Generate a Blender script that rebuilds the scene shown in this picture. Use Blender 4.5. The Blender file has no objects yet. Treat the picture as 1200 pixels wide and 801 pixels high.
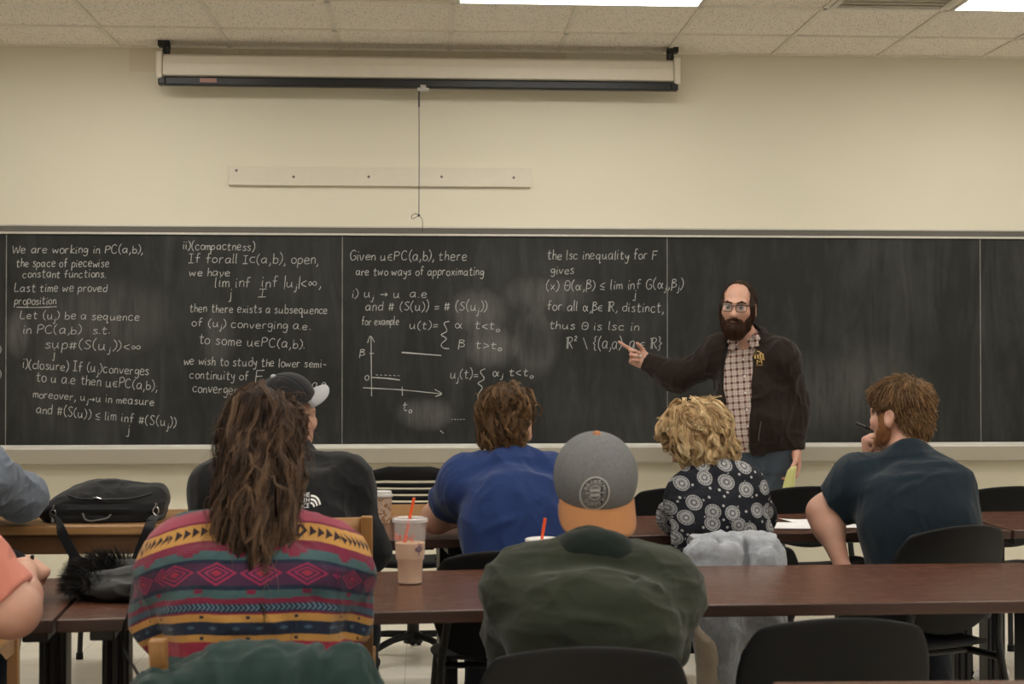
import bpy, bmesh, math, random
import numpy as np
from mathutils import Vector, Matrix, Euler
from mathutils.bvhtree import BVHTree

scene = bpy.context.scene
COL = scene.collection
PI = math.pi

# ------------------------------------------------------------------ camera, light, exposure
CAMZ, FPX = 1.36, 1700.0
YAW, PITCH = math.radians(3.4), math.atan(24.5 / FPX)
cam_d = bpy.data.cameras.new('camera')
cam = bpy.data.objects.new('camera', cam_d)
COL.objects.link(cam)
cam.location = (0, 0, CAMZ)
cam.rotation_euler = (PI / 2 + PITCH, 0, -YAW)
cam_d.sensor_width = 36.0
cam_d.lens = FPX / 1200 * 36
cam_d.clip_start = 0.05
cam_d.dof.use_dof = True
cam_d.dof.focus_distance = 6.6
cam_d.dof.aperture_fstop = 6.3
scene.camera = cam

LAMP = 11.0            # radiance of the ceiling lamp diffusers
LAMP_COL = (1.0, 0.972, 0.915)
scene.view_settings.view_transform = 'Standard'
scene.view_settings.look = 'None'
scene.view_settings.gamma = 1.0
scene.view_settings.use_curve_mapping = False
scene.view_settings.exposure = 0.2

world = bpy.data.worlds.new('world')
scene.world = world
world.use_nodes = True
world.node_tree.nodes['Background'].inputs[0].default_value = (0.8, 0.85, 0.9, 1)
world.node_tree.nodes['Background'].inputs[1].default_value = 0.05

CR = Euler((PI / 2 + PITCH, 0, -YAW)).to_matrix()
CO = Vector((0, 0, CAMZ))


def ray(px, py):
    return CR @ Vector(((px - 600) / FPX, -(py - 400.5) / FPX, -1.0))


def at(px, py, Y):
    """the point of the plane y = Y seen at photograph pixel (px, py)"""
    d = ray(px, py)
    return CO + d * (Y / d.y)


def atz(px, py, Z):
    """the point of the level plane z = Z seen at photograph pixel (px, py)"""
    d = ray(px, py)
    return CO + d * ((Z - CAMZ) / d.z)


# ------------------------------------------------------------------ node materials
class E:
    """a scalar socket with arithmetic that grows a node tree"""
    def __init__(s, nt, sock): s.nt, s.s = nt, sock
    def _op(s, op, *a, clamp=False):
        n = s.nt.nodes.new('ShaderNodeMath'); n.operation = op; n.use_clamp = clamp
        for i, v in enumerate((s,) + a):
            if isinstance(v, E): s.nt.links.new(v.s, n.inputs[i])
            else: n.inputs[i].default_value = float(v)
        return E(s.nt, n.outputs[0])
    def __add__(s, o): return s._op('ADD', o)
    __radd__ = __add__
    def __sub__(s, o): return s._op('SUBTRACT', o)
    def __rsub__(s, o): return (s * -1.0) + o
    def __mul__(s, o): return s._op('MULTIPLY', o)
    __rmul__ = __mul__
    def __truediv__(s, o): return s._op('DIVIDE', o)
    def abs(s): return s._op('ABSOLUTE')
    def frac(s): return s._op('FRACT')
    def floor(s): return s._op('FLOOR')
    def lt(s, o): return s._op('LESS_THAN', o)
    def gt(s, o): return s._op('GREATER_THAN', o)
    def sin(s): return s._op('SINE')
    def mx(s, o): return s._op('MAXIMUM', o)
    def mn(s, o): return s._op('MINIMUM', o)
    def clamp(s): return s._op('ADD', 0.0, clamp=True)
    def band(s, a, b): return s.gt(a) * s.lt(b)


class Mat:
    def __init__(self, name, col=(0.5, 0.5, 0.5), rough=0.6, metal=0.0, spec=0.4):
        m = bpy.data.materials.new(name); m.use_nodes = True
        self.m, self.nt = m, m.node_tree
        self.b = self.nt.nodes['Principled BSDF']
        self.b.inputs['Base Color'].default_value = (*col, 1)
        self.b.inputs['Roughness'].default_value = rough
        self.b.inputs['Metallic'].default_value = metal
        self.b.inputs['Specular IOR Level'].default_value = spec
        self._c = None
    def node(self, t, **kw):
        n = self.nt.nodes.new(t)
        for k, v in kw.items(): setattr(n, k, v)
        return n
    def link(self, a, b): self.nt.links.new(a, b)
    def coord(self, kind='Object'):
        if self._c is None: self._c = self.node('ShaderNodeTexCoord')
        return self._c.outputs[kind]
    def mapped(self, scale=(1, 1, 1), rot=(0, 0, 0), src=None):
        n = self.node('ShaderNodeMapping')
        n.inputs['Scale'].default_value = scale; n.inputs['Rotation'].default_value = rot
        self.link(src or self.coord(), n.inputs['Vector'])
        return n.outputs[0]
    def noise(self, scale=10, detail=3, rough=0.55, vec=None, dist=0.0):
        n = self.node('ShaderNodeTexNoise')
        n.inputs['Scale'].default_value = scale; n.inputs['Detail'].default_value = detail
        n.inputs['Roughness'].default_value = rough; n.inputs['Distortion'].default_value = dist
        self.link(vec if vec is not None else self.coord(), n.inputs['Vector'])
        return E(self.nt, n.outputs[0])
    def xyz(self, src=None):
        n = self.node('ShaderNodeSeparateXYZ'); self.link(src or self.coord(), n.inputs[0])
        return [E(self.nt, o) for o in n.outputs]
    def attr(self, name):
        n = self.node('ShaderNodeAttribute'); n.attribute_name = name
        return n
    def rgb(self, c):
        n = self.node('ShaderNodeRGB'); n.outputs[0].default_value = (*c, 1)
        return n.outputs[0]
    def mix(self, fac, a, b):
        n = self.node('ShaderNodeMix', data_type='RGBA')
        if isinstance(fac, E): self.link(fac.s, n.inputs[0])
        else: n.inputs[0].default_value = fac
        for v, i in ((a, 6), (b, 7)):
            if isinstance(v, tuple): n.inputs[i].default_value = (*v, 1)
            else: self.link(v, n.inputs[i])
        return n.outputs[2]
    def ramp(self, fac, stops, const=False):
        n = self.node('ShaderNodeValToRGB'); r = n.color_ramp
        if const: r.interpolation = 'CONSTANT'
        while len(r.elements) < len(stops): r.elements.new(0.5)
        for e, (p, c) in zip(r.elements, stops): e.position = p; e.color = (*c, 1)
        self.link(fac.s if isinstance(fac, E) else fac, n.inputs[0])
        return n.outputs[0]
    def color(self, sock): self.link(sock, self.b.inputs['Base Color'])
    def rough(self, e): self.link(e.s, self.b.inputs['Roughness'])
    def bump(self, h, strength=0.3, dist=0.002):
        n = self.node('ShaderNodeBump')
        n.inputs['Strength'].default_value = strength; n.inputs['Distance'].default_value = dist
        self.link(h.s, n.inputs['Height']); self.link(n.outputs[0], self.b.inputs['Normal'])


MATS = {}


def plain(name, col, rough=0.5, metal=0.0, spec=0.4, var=0.12, scale=25, bump=0.0, bscale=300):
    if name in MATS: return MATS[name].m
    k = Mat(name, col, rough, metal, spec)
    n = k.noise(scale, 4)
    lo = tuple(c * (1 - var) for c in col); hi = tuple(min(1, c * (1 + var)) for c in col)
    k.color(k.mix(n, lo, hi))
    if bump: k.bump(k.noise(bscale, 2), bump, 0.001)
    MATS[name] = k
    return k.m


def cloth(name, col, var=0.15, weave=900, bump=0.35, rough=0.9, mottling=14, col2=None):
    """woven or knitted fabric: mottled colour, fine thread bump, sheen"""
    k = Mat(name, col, rough, 0, 0.15)
    n = k.noise(mottling, 5, 0.6)
    f = k.noise(weave * 0.5, 2)
    a = tuple(c * (1 - var) for c in col); b = col2 or tuple(min(1, c * (1 + var)) for c in col)
    base = k.mix(n, a, b)
    k.color(k.mix(f * 0.5, base, tuple(c * 0.6 for c in col)))
    k.bump(f + k.noise(weave * 0.12, 3) * 0.7, bump, 0.0015)
    k.b.inputs['Sheen Weight'].default_value = 0.12
    k.b.inputs['Sheen Roughness'].default_value = 0.5
    return k.m


# ------------------------------------------------------------------ scene bookkeeping
def link_obj(name, data, parent=None):
    o = bpy.data.objects.new(name, data)
    COL.objects.link(o)
    if parent is not None: o.parent = parent
    return o


def tag(o, label, cat, group=None):
    o['label'] = label; o['category'] = cat
    if group: o['group'] = group
    return o


def thing(name, label, cat, loc=(0, 0, 0), rz=0.0, group=None):
    o = link_obj(name, None)
    o.location = loc; o.rotation_euler = (0, 0, rz)
    return tag(o, label, cat, group)


def struct(o):
    o['kind'] = 'structure'
    return o


def copy_tree(o, parent=None):
    c = o.copy(); COL.objects.link(c)
    if parent is not None: c.parent = parent
    for ch in list(o.children): copy_tree(ch, c)
    return c


# ------------------------------------------------------------------ mesh builder
class MB:
    def __init__(s): s.v, s.f, s.mi = [], [], []
    def add(s, vs, fs, mi=0):
        b = len(s.v); s.v += [tuple(p) for p in vs]
        s.f += [tuple(i + b for i in f) for f in fs]; s.mi += [mi] * len(fs)
        return s
    def box(s, lo, hi, mi=0, M=None):
        (x0, y0, z0), (x1, y1, z1) = lo, hi
        vs = [Vector(p) for p in ((x0, y0, z0), (x1, y0, z0), (x1, y1, z0), (x0, y1, z0), (x0, y0, z1), (x1, y0, z1), (x1, y1, z1), (x0, y1, z1))]
        if M is not None: vs = [M @ p for p in vs]
        return s.add(vs, [(0, 3, 2, 1), (4, 5, 6, 7), (0, 1, 5, 4), (1, 2, 6, 5), (2, 3, 7, 6), (3, 0, 4, 7)], mi)
    def tube(s, pts, r, n=10, mi=0, flat=None, cap=True):
        """round bar along points; r a number or one per point; flat=(nx, ny) scales the section"""
        pts = [Vector(p) for p in pts]; m = len(pts)
        rs = r if isinstance(r, (list, tuple)) else [r] * m
        t0 = (pts[1] - pts[0]).normalized()
        up = Vector((0, 0, 1)) if abs(t0.z) < 0.9 else Vector((0, 1, 0))
        u = t0.cross(up).normalized(); vs = []
        for i, p in enumerate(pts):
            t = (pts[min(i + 1, m - 1)] - pts[max(i - 1, 0)]).normalized()
            u = (u - t * u.dot(t)).normalized(); w = t.cross(u)
            fx, fy = flat or (1, 1)
            for k in range(n):
                a = 2 * PI * k / n
                vs.append(p + u * (math.cos(a) * rs[i] * fx) + w * (math.sin(a) * rs[i] * fy))
        fs = [(i * n + k, i * n + (k + 1) % n, (i + 1) * n + (k + 1) % n, (i + 1) * n + k) for i in range(m - 1) for k in range(n)]
        if cap: fs += [tuple(range(n - 1, -1, -1)), tuple((m - 1) * n + k for k in range(n))]
        return s.add(vs, fs, mi)
    def lathe(s, prof, n=40, mi=0, M=None, closed=False):
        vs = []
        for (r, z) in prof:
            for k in range(n):
                a = 2 * PI * k / n; p = Vector((r * math.cos(a), r * math.sin(a), z))
                vs.append(M @ p if M is not None else p)
        m = len(prof)
        fs = [(i * n + k, i * n + (k + 1) % n, ((i + 1) % m) * n + (k + 1) % n, ((i + 1) % m) * n + k)
              for i in range(m if closed else m - 1) for k in range(n)]
        return s.add(vs, fs, mi)
    def grid(s, fn, nu, nv, mi=0):
        """open surface patch fn(u, v), u and v in 0..1"""
        vs = [fn(i / nu, j / nv) for j in range(nv + 1) for i in range(nu + 1)]
        fs = [(j * (nu + 1) + i, j * (nu + 1) + i + 1, (j + 1) * (nu + 1) + i + 1, (j + 1) * (nu + 1) + i) for j in range(nv) for i in range(nu)]
        return s.add(vs, fs, mi)
    def prism(s, outline, y0, y1, mi=0, M=None):
        """outline in x, z pushed through y0..y1"""
        n = len(outline)
        vs = [Vector((x, y0, z)) for x, z in outline] + [Vector((x, y1, z)) for x, z in outline]
        if M is not None: vs = [M @ p for p in vs]
        fs = [tuple(range(n)), tuple(range(2 * n - 1, n - 1, -1))] + [(i, (i + 1) % n + 0, (i + 1) % n + n, i + n)[::-1] for i in range(n)]
        return s.add(vs, fs, mi)
    def build(s, name, mats, parent=None, smooth=True, bevel=0.0, seg=2, solid=0.0, sub=0, angle=35, offset=-1):
        me = bpy.data.meshes.new(name)
        me.from_pydata(s.v, [], s.f)
        for m in (mats if isinstance(mats, (list, tuple)) else [mats]): me.materials.append(m)
        me.polygons.foreach_set('material_index', s.mi)
        bm = bmesh.new(); bm.from_mesh(me); bmesh.ops.recalc_face_normals(bm, faces=bm.faces); bm.to_mesh(me); bm.free()
        o = link_obj(name, me, parent)
        if solid:
            k = o.modifiers.new('solid', 'SOLIDIFY'); k.thickness = solid; k.offset = offset
        if bevel:
            k = o.modifiers.new('bevel', 'BEVEL'); k.width = bevel; k.segments = seg; k.limit_method = 'ANGLE'; k.angle_limit = math.radians(40)
        if sub:
            k = o.modifiers.new('sub', 'SUBSURF'); k.levels = k.render_levels = sub
        if smooth:
            me.polygons.foreach_set('use_smooth', [True] * len(me.polygons))
            if not sub:
                try: me.set_sharp_from_angle(angle=math.radians(angle))
                except Exception: pass
        me.update()
        return o


def catmull(pts, n=6, closed=False):
    P = [Vector(p) for p in pts]; m = len(P); out = []
    for i in range(m if closed else m - 1):
        if closed: a, b, c, d = P[(i - 1) % m], P[i], P[(i + 1) % m], P[(i + 2) % m]
        else: a, b, c, d = P[max(i - 1, 0)], P[i], P[i + 1], P[min(i + 2, m - 1)]
        for k in range(n):
            t = k / n
            out.append(0.5 * ((2 * b) + (c - a) * t + (2 * a - 5 * b + 4 * c - d) * t * t + (3 * b - a - 3 * c + d) * t ** 3))
    if not closed: out.append(P[-1])
    return out


# ------------------------------------------------------------------ vector noise
def _hash(ix, iy, iz, seed):
    h = (ix.astype(np.uint32) * np.uint32(374761393) + iy.astype(np.uint32) * np.uint32(668265263)
         + iz.astype(np.uint32) * np.uint32(2246822519) + np.uint32((seed * 3266489917) % 4294967296))
    h = (h ^ (h >> np.uint32(13))) * np.uint32(1274126177)
    h = h ^ (h >> np.uint32(16))
    return (h & np.uint32(0xFFFF)).astype(np.float32) / 32767.5 - 1.0


def vnoise(p, seed=0):
    """smooth value noise, p is (n, 3), result about -1..1"""
    i = np.floor(p).astype(np.int64); f = (p - i).astype(np.float32); f = f * f * f * (f * (f * 6 - 15) + 10)
    r = 0
    for dx in (0, 1):
        wx = f[:, 0] if dx else 1 - f[:, 0]
        for dy in (0, 1):
            wy = f[:, 1] if dy else 1 - f[:, 1]
            for dz in (0, 1):
                wz = f[:, 2] if dz else 1 - f[:, 2]
                r = r + wx * wy * wz * _hash(i[:, 0] + dx + 1000, i[:, 1] + dy + 1000, i[:, 2] + dz + 1000, seed)
    return r


# ------------------------------------------------------------------ sculpting by signed distance
def V3(p): return np.array([p[0], p[1], p[2]], dtype=np.float32)


def cone(p0, p1, r0, r1, k=0.03, flat=None, cuts=()):
    return dict(t='cone', p0=V3(p0), p1=V3(p1), r0=r0, r1=r1, k=k, flat=flat, cuts=cuts)


def ell(c, r, R=None, k=0.03, cuts=(), neg=False):
    return dict(t='ell', c=V3(c), r=r, R=R, k=k, cuts=cuts, neg=neg)


def rbox(c, half, R=None, rad=0.005, k=0.01, cuts=(), neg=False):
    return dict(t='box', c=V3(c), h=half, R=R, rad=rad, k=k, cuts=cuts, neg=neg)


def loft(o, up, right, st, k=0.04, cuts=(), p=2.3):
    """st rows: (height along up, sideways shift, forward shift, half width, half depth)"""
    up = Vector(up).normalized(); right = Vector(right); right = (right - up * right.dot(up)).normalized()
    fwd = up.cross(right)
    a = np.array(st, dtype=np.float32)
    tt = np.linspace(0, len(a) - 1, (len(a) - 1) * 8 + 1)
    pts = np.array([catmull1(a, t) for t in tt], dtype=np.float32)
    return dict(t='loft', o=V3(o), up=V3(up), rt=V3(right), fw=V3(fwd), st=pts, k=k, cuts=cuts, p=p)


def catmull1(a, t):
    i = min(int(t), len(a) - 2); f = t - i
    P = lambda j: a[max(0, min(len(a) - 1, j))]
    b, c, d, e = P(i - 1), P(i), P(i + 1), P(i + 2)
    r = 0.5 * ((2 * c) + (d - b) * f + (2 * b - 5 * c + 4 * d - e) * f * f + (3 * c - b - 3 * d + e) * f ** 3)
    r[0] = c[0] + (d[0] - c[0]) * f
    return r


def prim_bounds(q):
    if q['t'] == 'cone':
        r = max(q['r0'], q['r1'])
        return np.minimum(q['p0'], q['p1']) - r, np.maximum(q['p0'], q['p1']) + r
    if q['t'] == 'ell':
        r = max(q['r']); return q['c'] - r, q['c'] + r
    if q['t'] == 'box':
        r = math.sqrt(sum(x * x for x in q['h'])); return q['c'] - r, q['c'] + r
    s = q['st']; lo, hi = np.full(3, 1e9), np.full(3, -1e9)
    for row in s:
        c = q['o'] + q['up'] * row[0] + q['rt'] * row[1] + q['fw'] * row[2]
        e = np.abs(q['rt']) * row[3] + np.abs(q['fw']) * row[4]
        lo = np.minimum(lo, c - e); hi = np.maximum(hi, c + e)
    return lo, hi


def prim_dist(q, X, Y, Z):
    if q['t'] == 'cone':
        v = q['p1'] - q['p0']; L2 = float(v @ v) + 1e-12
        ax, ay, az = X - q['p0'][0], Y - q['p0'][1], Z - q['p0'][2]
        t = np.clip((ax * v[0] + ay * v[1] + az * v[2]) / L2, 0, 1)
        ax, ay, az = ax - t * v[0], ay - t * v[1], az - t * v[2]
        if q['flat']:
            n, s = q['flat']; n = V3(Vector(n).normalized())
            w = (ax * n[0] + ay * n[1] + az * n[2]) * (1 / s - 1)
            ax, ay, az = ax + n[0] * w, ay + n[1] * w, az + n[2] * w
        d = np.sqrt(ax * ax + ay * ay + az * az) - (q['r0'] + (q['r1'] - q['r0']) * t)
        if q['flat']: d = d * min(1.0, q['flat'][1])
    elif q['t'] in ('ell', 'box'):
        ax, ay, az = X - q['c'][0], Y - q['c'][1], Z - q['c'][2]
        if q['R'] is not None:
            R = q['R']   # columns: local axes in the world
            ax, ay, az = (R[0][0] * ax + R[1][0] * ay + R[2][0] * az, R[0][1] * ax + R[1][1] * ay + R[2][1] * az,
                          R[0][2] * ax + R[1][2] * ay + R[2][2] * az)
        if q['t'] == 'ell':
            a, b, c = q['r']
            k0 = np.sqrt((ax / a) ** 2 + (ay / b) ** 2 + (az / c) ** 2)
            k1 = np.sqrt((ax / a ** 2) ** 2 + (ay / b ** 2) ** 2 + (az / c ** 2) ** 2) + 1e-9
            d = k0 * (k0 - 1) / k1
            d = np.where(k0 < 0.05, -min(a, b, c), d)
        else:
            r = q['rad']; h = [x - r for x in q['h']]
            qx, qy, qz = np.abs(ax) - h[0], np.abs(ay) - h[1], np.abs(az) - h[2]
            d = np.sqrt(np.maximum(qx, 0) ** 2 + np.maximum(qy, 0) ** 2 + np.maximum(qz, 0) ** 2) + np.minimum(np.maximum(np.maximum(qx, qy), qz), 0) - r
    else:
        o = q['o']; ax, ay, az = X - o[0], Y - o[1], Z - o[2]
        t = ax * q['up'][0] + ay * q['up'][1] + az * q['up'][2]
        x = ax * q['rt'][0] + ay * q['rt'][1] + az * q['rt'][2]
        y = ax * q['fw'][0] + ay * q['fw'][1] + az * q['fw'][2]
        s = q['st']; tc = np.clip(t, s[0, 0], s[-1, 0])
        a = np.interp(tc, s[:, 0], s[:, 3]); b = np.interp(tc, s[:, 0], s[:, 4])
        x = x - np.interp(tc, s[:, 0], s[:, 1]); y = y - np.interp(tc, s[:, 0], s[:, 2])
        p = q['p']
        g = (np.abs(x / a) ** p + np.abs(y / b) ** p) ** (1 / p)
        rr = np.sqrt(x * x + y * y) + 1e-6
        d = (g - 1) * rr / np.maximum(g, 0.2)
        dz = np.abs(t - tc)
        d = np.where(dz > 0, np.sqrt(np.maximum(d, 0) ** 2 + dz * dz), d)
    for (cp, cn) in q['cuts']:
        d = np.maximum(d, (X - cp[0]) * cn[0] + (Y - cp[1]) * cn[1] + (Z - cp[2]) * cn[2])
    return d


def sculpt(prims, h=0.006, post_cuts=(), carve=(), clip=None):
    """smooth union of prims, meshed by surface nets -> verts (n,3), quads (m,4)"""
    pos = [q for q in prims if not q.get('neg')]
    B = [prim_bounds(q) for q in pos]
    lo = np.min([b[0] for b in B], axis=0) - 4 * h; hi = np.max([b[1] for b in B], axis=0) + 4 * h
    if clip is not None: lo = np.maximum(lo, V3(clip[0])); hi = np.minimum(hi, V3(clip[1]))
    n = np.ceil((hi - lo) / h).astype(int) + 1
    gx, gy, gz = [(lo[i] + h * np.arange(n[i])).astype(np.float32) for i in range(3)]
    D = np.full(n, 0.15, dtype=np.float32)
    def window(b0, b1, m):
        s = []
        for i in range(3):
            a = max(0, int((b0[i] - m - lo[i]) / h)); e = min(n[i], int((b1[i] + m - lo[i]) / h) + 2)
            s.append(slice(a, max(a, e)))
        return tuple(s)
    for q in list(prims) + [dict(c, neg=True) for c in carve]:
        b0, b1 = prim_bounds(q); k = q['k']
        w = window(b0, b1, k + 3 * h)
        if min(x.stop - x.start for x in w) <= 0: continue
        d = prim_dist(q, gx[w[0]][:, None, None], gy[w[1]][None, :, None], gz[w[2]][None, None, :]).astype(np.float32)
        a = D[w]
        if q.get('neg'):
            d = -d
            m = np.maximum(k - np.abs(a - d), 0) / max(k, 1e-6)
            D[w] = np.maximum(a, d) + m * m * k * 0.25
        else:
            m = np.maximum(k - np.abs(a - d), 0) / max(k, 1e-6)
            D[w] = np.minimum(a, d) - m * m * k * 0.25
    for (cp, cn) in post_cuts:
        D = np.maximum(D, ((gx[:, None, None] - cp[0]) * cn[0] + (gy[None, :, None] - cp[1]) * cn[1] + (gz[None, None, :] - cp[2]) * cn[2]).astype(np.float32))
    for ax in range(3):      # always a closed surface
        sl = [slice(None)] * 3
        for e in (0, -1):
            sl[ax] = e; D[tuple(sl)] = np.maximum(D[tuple(sl)], h * 0.5)
    S = D < 0
    c8 = [S[i:n[0] - 1 + i, j:n[1] - 1 + j, k:n[2] - 1 + k] for i in (0, 1) for j in (0, 1) for k in (0, 1)]
    alls = c8[0].copy(); anys = c8[0].copy()
    for c in c8[1:]: alls &= c; anys |= c
    act = anys & ~alls
    idx = np.argwhere(act)
    if len(idx) == 0: return np.zeros((0, 3)), np.zeros((0, 4), int)
    vid = np.full(act.shape, -1, dtype=np.int32); vid[act] = np.arange(len(idx))
    off = [(i, j, k) for i in (0, 1) for j in (0, 1) for k in (0, 1)]
    val = np.stack([D[idx[:, 0] + o[0], idx[:, 1] + o[1], idx[:, 2] + o[2]] for o in off], 1)
    acc = np.zeros((len(idx), 3), np.float32); cnt = np.zeros(len(idx), np.float32)
    for a in range(8):
        for b in range(a + 1, 8):
            df = [off[b][i] - off[a][i] for i in range(3)]
            if sum(abs(x) for x in df) != 1: continue
            cr = (val[:, a] < 0) != (val[:, b] < 0)
            t = np.where(cr, val[:, a] / (val[:, a] - val[:, b] + 1e-12), 0)
            for i in range(3): acc[:, i] += np.where(cr, off[a][i] + t * df[i], 0)
            cnt += cr
    V = (lo + h * (idx + acc / cnt[:, None])).astype(np.float32)
    F = []
    for ax in range(3):
        u, w = (ax + 1) % 3, (ax + 2) % 3
        s0 = [slice(1, m - 1) for m in n]; s1 = list(s0)
        s0[ax] = slice(0, n[ax] - 1); s1[ax] = slice(1, n[ax])
        A, Bq = S[tuple(s0)], S[tuple(s1)]
        e = np.argwhere(A != Bq)
        if len(e) == 0: continue
        e0 = e.copy()
        for i in range(3):
            if i != ax: e0[:, i] += 1
        inside = A[e[:, 0], e[:, 1], e[:, 2]]
        def cell(du, dw):
            c = e0.copy(); c[:, u] += du; c[:, w] += dw
            return vid[c[:, 0], c[:, 1], c[:, 2]]
        q = np.stack([cell(-1, -1), cell(0, -1), cell(0, 0), cell(-1, 0)], 1)
        q[~inside] = q[~inside][:, ::-1]
        F.append(q)
    return V, np.concatenate(F)


def vnormals(V, F):
    a, b, c, d = V[F[:, 0]], V[F[:, 1]], V[F[:, 2]], V[F[:, 3]]
    fn = np.cross(c - a, d - b); N = np.zeros_like(V)
    for i in range(4): np.add.at(N, F[:, i], fn)
    return N / (np.linalg.norm(N, axis=1, keepdims=True) + 1e-12)


def smooth_verts(V, F, it=1, lam=0.5):
    for _ in range(it):
        A = np.zeros_like(V); c = np.zeros(len(V), np.float32)
        for i in range(4):
            j = F[:, (i + 1) % 4]; np.add.at(A, F[:, i], V[j]); np.add.at(c, F[:, i], 1)
            np.add.at(A, j, V[F[:, i]]); np.add.at(c, j, 1)
        V = V + lam * (A / c[:, None] - V)
    return V


def mesh_np(name, V, F, mats, parent=None, origin=(0, 0, 0), mi=None, attrs=None):
    """link a numpy quad mesh; origin is the parent's world place, so the vertices become local"""
    me = bpy.data.meshes.new(name)
    V = (V - np.array(origin, dtype=np.float32)).astype(np.float32)
    me.vertices.add(len(V)); me.vertices.foreach_set('co', V.ravel())
    me.loops.add(F.size); me.loops.foreach_set('vertex_index', F.ravel().astype(np.int32))
    me.polygons.add(len(F)); me.polygons.foreach_set('loop_start', np.arange(0, F.size, F.shape[1], dtype=np.int32))
    for m in (mats if isinstance(mats, (list, tuple)) else [mats]): me.materials.append(m)
    if mi is not None: me.polygons.foreach_set('material_index', mi.astype(np.int32))
    me.update(calc_edges=True)
    me.polygons.foreach_set('use_smooth', np.ones(len(F), dtype=bool))
    for k, a in (attrs or {}).items():
        at_ = me.attributes.new(k, 'FLOAT_VECTOR', 'POINT'); at_.data.foreach_set('vector', a.astype(np.float32).ravel())
    me.validate(); me.update()
    return link_obj(name, me, parent)


def folds(V, N, amp, scale, stretch=(1, 1, 1), seed=0, sharp=1.6, mask=None):
    """push cloth in along creased noise lines, stretched the way the cloth hangs"""
    p = V * np.array(scale, dtype=np.float32)
    w = np.stack([vnoise(p * 0.6 + 7.1, seed + 5), vnoise(p * 0.6 + 31.7, seed + 6), vnoise(p * 0.6 + 71.3, seed + 7)], 1)
    n = vnoise(p + 0.7 * w, seed)
    n2 = vnoise(p * 2.1 + 0.9 * w, seed + 1)
    d = (1 - np.abs(n)) ** sharp - 0.5 + 0.35 * ((1 - np.abs(n2)) ** sharp - 0.5)
    if mask is not None: d = d * mask
    return V + N * (amp * d)[:, None]


def drag(V, N, lines):
    """single creases: (p, q, width, depth); depth > 0 stands proud"""
    for (p, q, w, dep) in lines:
        p, q = V3(p), V3(q); v = q - p
        t = np.clip(((V - p) @ v) / (v @ v), 0, 1)
        d = np.linalg.norm(V - (p + t[:, None] * v), axis=1)
        V = V + N * (dep * np.exp(-(d / w) ** 2) * np.sin(PI * np.clip(t, 0.02, 0.98)))[:, None]
    return V
# ------------------------------------------------------------------ the room
WALL = 8.12            # front wall
BY = 8.085             # writing face of the chalkboard
CEIL = at(0, 52, WALL).z
XL, XR, YB = -4.7, 5.7, -3.2


def wx(px, Y=WALL): return at(px, 400, Y).x
def wz(py, Y=BY, px=600): return at(px, py, Y).z


def wall_mat():
    k = Mat('cream_wall_paint', (0.66, 0.58, 0.41), 0.75, 0, 0.25)
    n = k.noise(0.8, 4); f = k.noise(60, 2)
    base = k.mix(n, (0.69, 0.645, 0.51), (0.75, 0.705, 0.57))
    x, y, z = k.xyz()
    # an old repair left of the screen, painted a warmer cream
    patch = x.band(wx(150), wx(187)) * z.band(at(168, 84, WALL).z, at(168, 54, WALL).z)
    k.color(k.mix(patch * 0.45, base, (0.64, 0.55, 0.39)))
    k.bump(f + k.noise(240, 2) * 0.5, 0.12, 0.002)
    return k.m


def tile_mat():
    k = Mat('ceiling_tile', (0.62, 0.56, 0.45), 0.95, 0, 0.1)
    v = k.node('ShaderNodeTexVoronoi'); v.inputs['Scale'].default_value = 85; k.link(k.mapped((1, 0.55, 1)), v.inputs['Vector'])
    d = E(k.nt, v.outputs['Distance']); n = k.noise(28, 3)
    hole = d.lt(0.30) * n.gt(0.45)
    k.color(k.mix(hole * 0.7, k.mix(k.noise(3, 3), (0.88, 0.82, 0.715), (0.93, 0.875, 0.77)), (0.42, 0.36, 0.27)))
    k.bump(hole * -1.0 + k.noise(300, 2) * 0.4, 0.5, 0.003)
    return k.m


def floor_mat():
    k = Mat('floor_tile', (0.5, 0.45, 0.36), 0.4, 0, 0.4)
    x, y, z = k.xyz()
    n = k.noise(160, 2, 0.7); m = k.noise(3, 4)
    base = k.mix(m, (0.74, 0.69, 0.59), (0.80, 0.75, 0.65))
    base = k.mix(n.gt(0.58) * 0.35, base, (0.36, 0.31, 0.23))
    base = k.mix(n.lt(0.40) * 0.4, base, (0.82, 0.78, 0.68))
    g = 0.3048
    fx, fy = (x / g + 20.3).frac(), (y / g + 20.1).frac()
    joint = (fx.lt(0.012) + fy.lt(0.012)).clamp()
    k.color(k.mix(joint * 0.55, base, (0.22, 0.19, 0.14)))
    k.rough(k.noise(8, 4) * 0.25 + 0.26)
    k.bump(joint * -1.0 + n * 0.1, 0.25, 0.001)
    return k.m


WALLM = wall_mat()


def slab(name, lo, hi, mat):
    return struct(MB().box(lo, hi).build(name, mat, smooth=False))


slab('floor', (XL - .1, YB - .1, -.1), (XR + .1, WALL + .1, 0), floor_mat())
slab('ceiling', (XL - .1, YB - .1, CEIL), (XR + .1, WALL + .1, CEIL + .1), tile_mat())
slab('wall_front', (XL - .1, WALL, 0), (XR + .1, WALL + .1, CEIL), WALLM)
WHITEW = plain('white_wall_paint', (.84, .82, .77), .8, var=.03, scale=2)
slab('wall_back', (XL - .1, YB - .1, 0), (XR + .1, YB, CEIL), WHITEW)
slab('wall_left', (XL - .1, YB, 0), (XL, WALL, CEIL), WHITEW)
slab('wall_right', (XR, YB, 0), (XR + .1, WALL, CEIL), WHITEW)
slab('baseboard_front', (XL, WALL - .012, 0), (XR, WALL, .1), plain('dark_vinyl', (0.09, 0.075, 0.06), 0.5))

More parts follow.
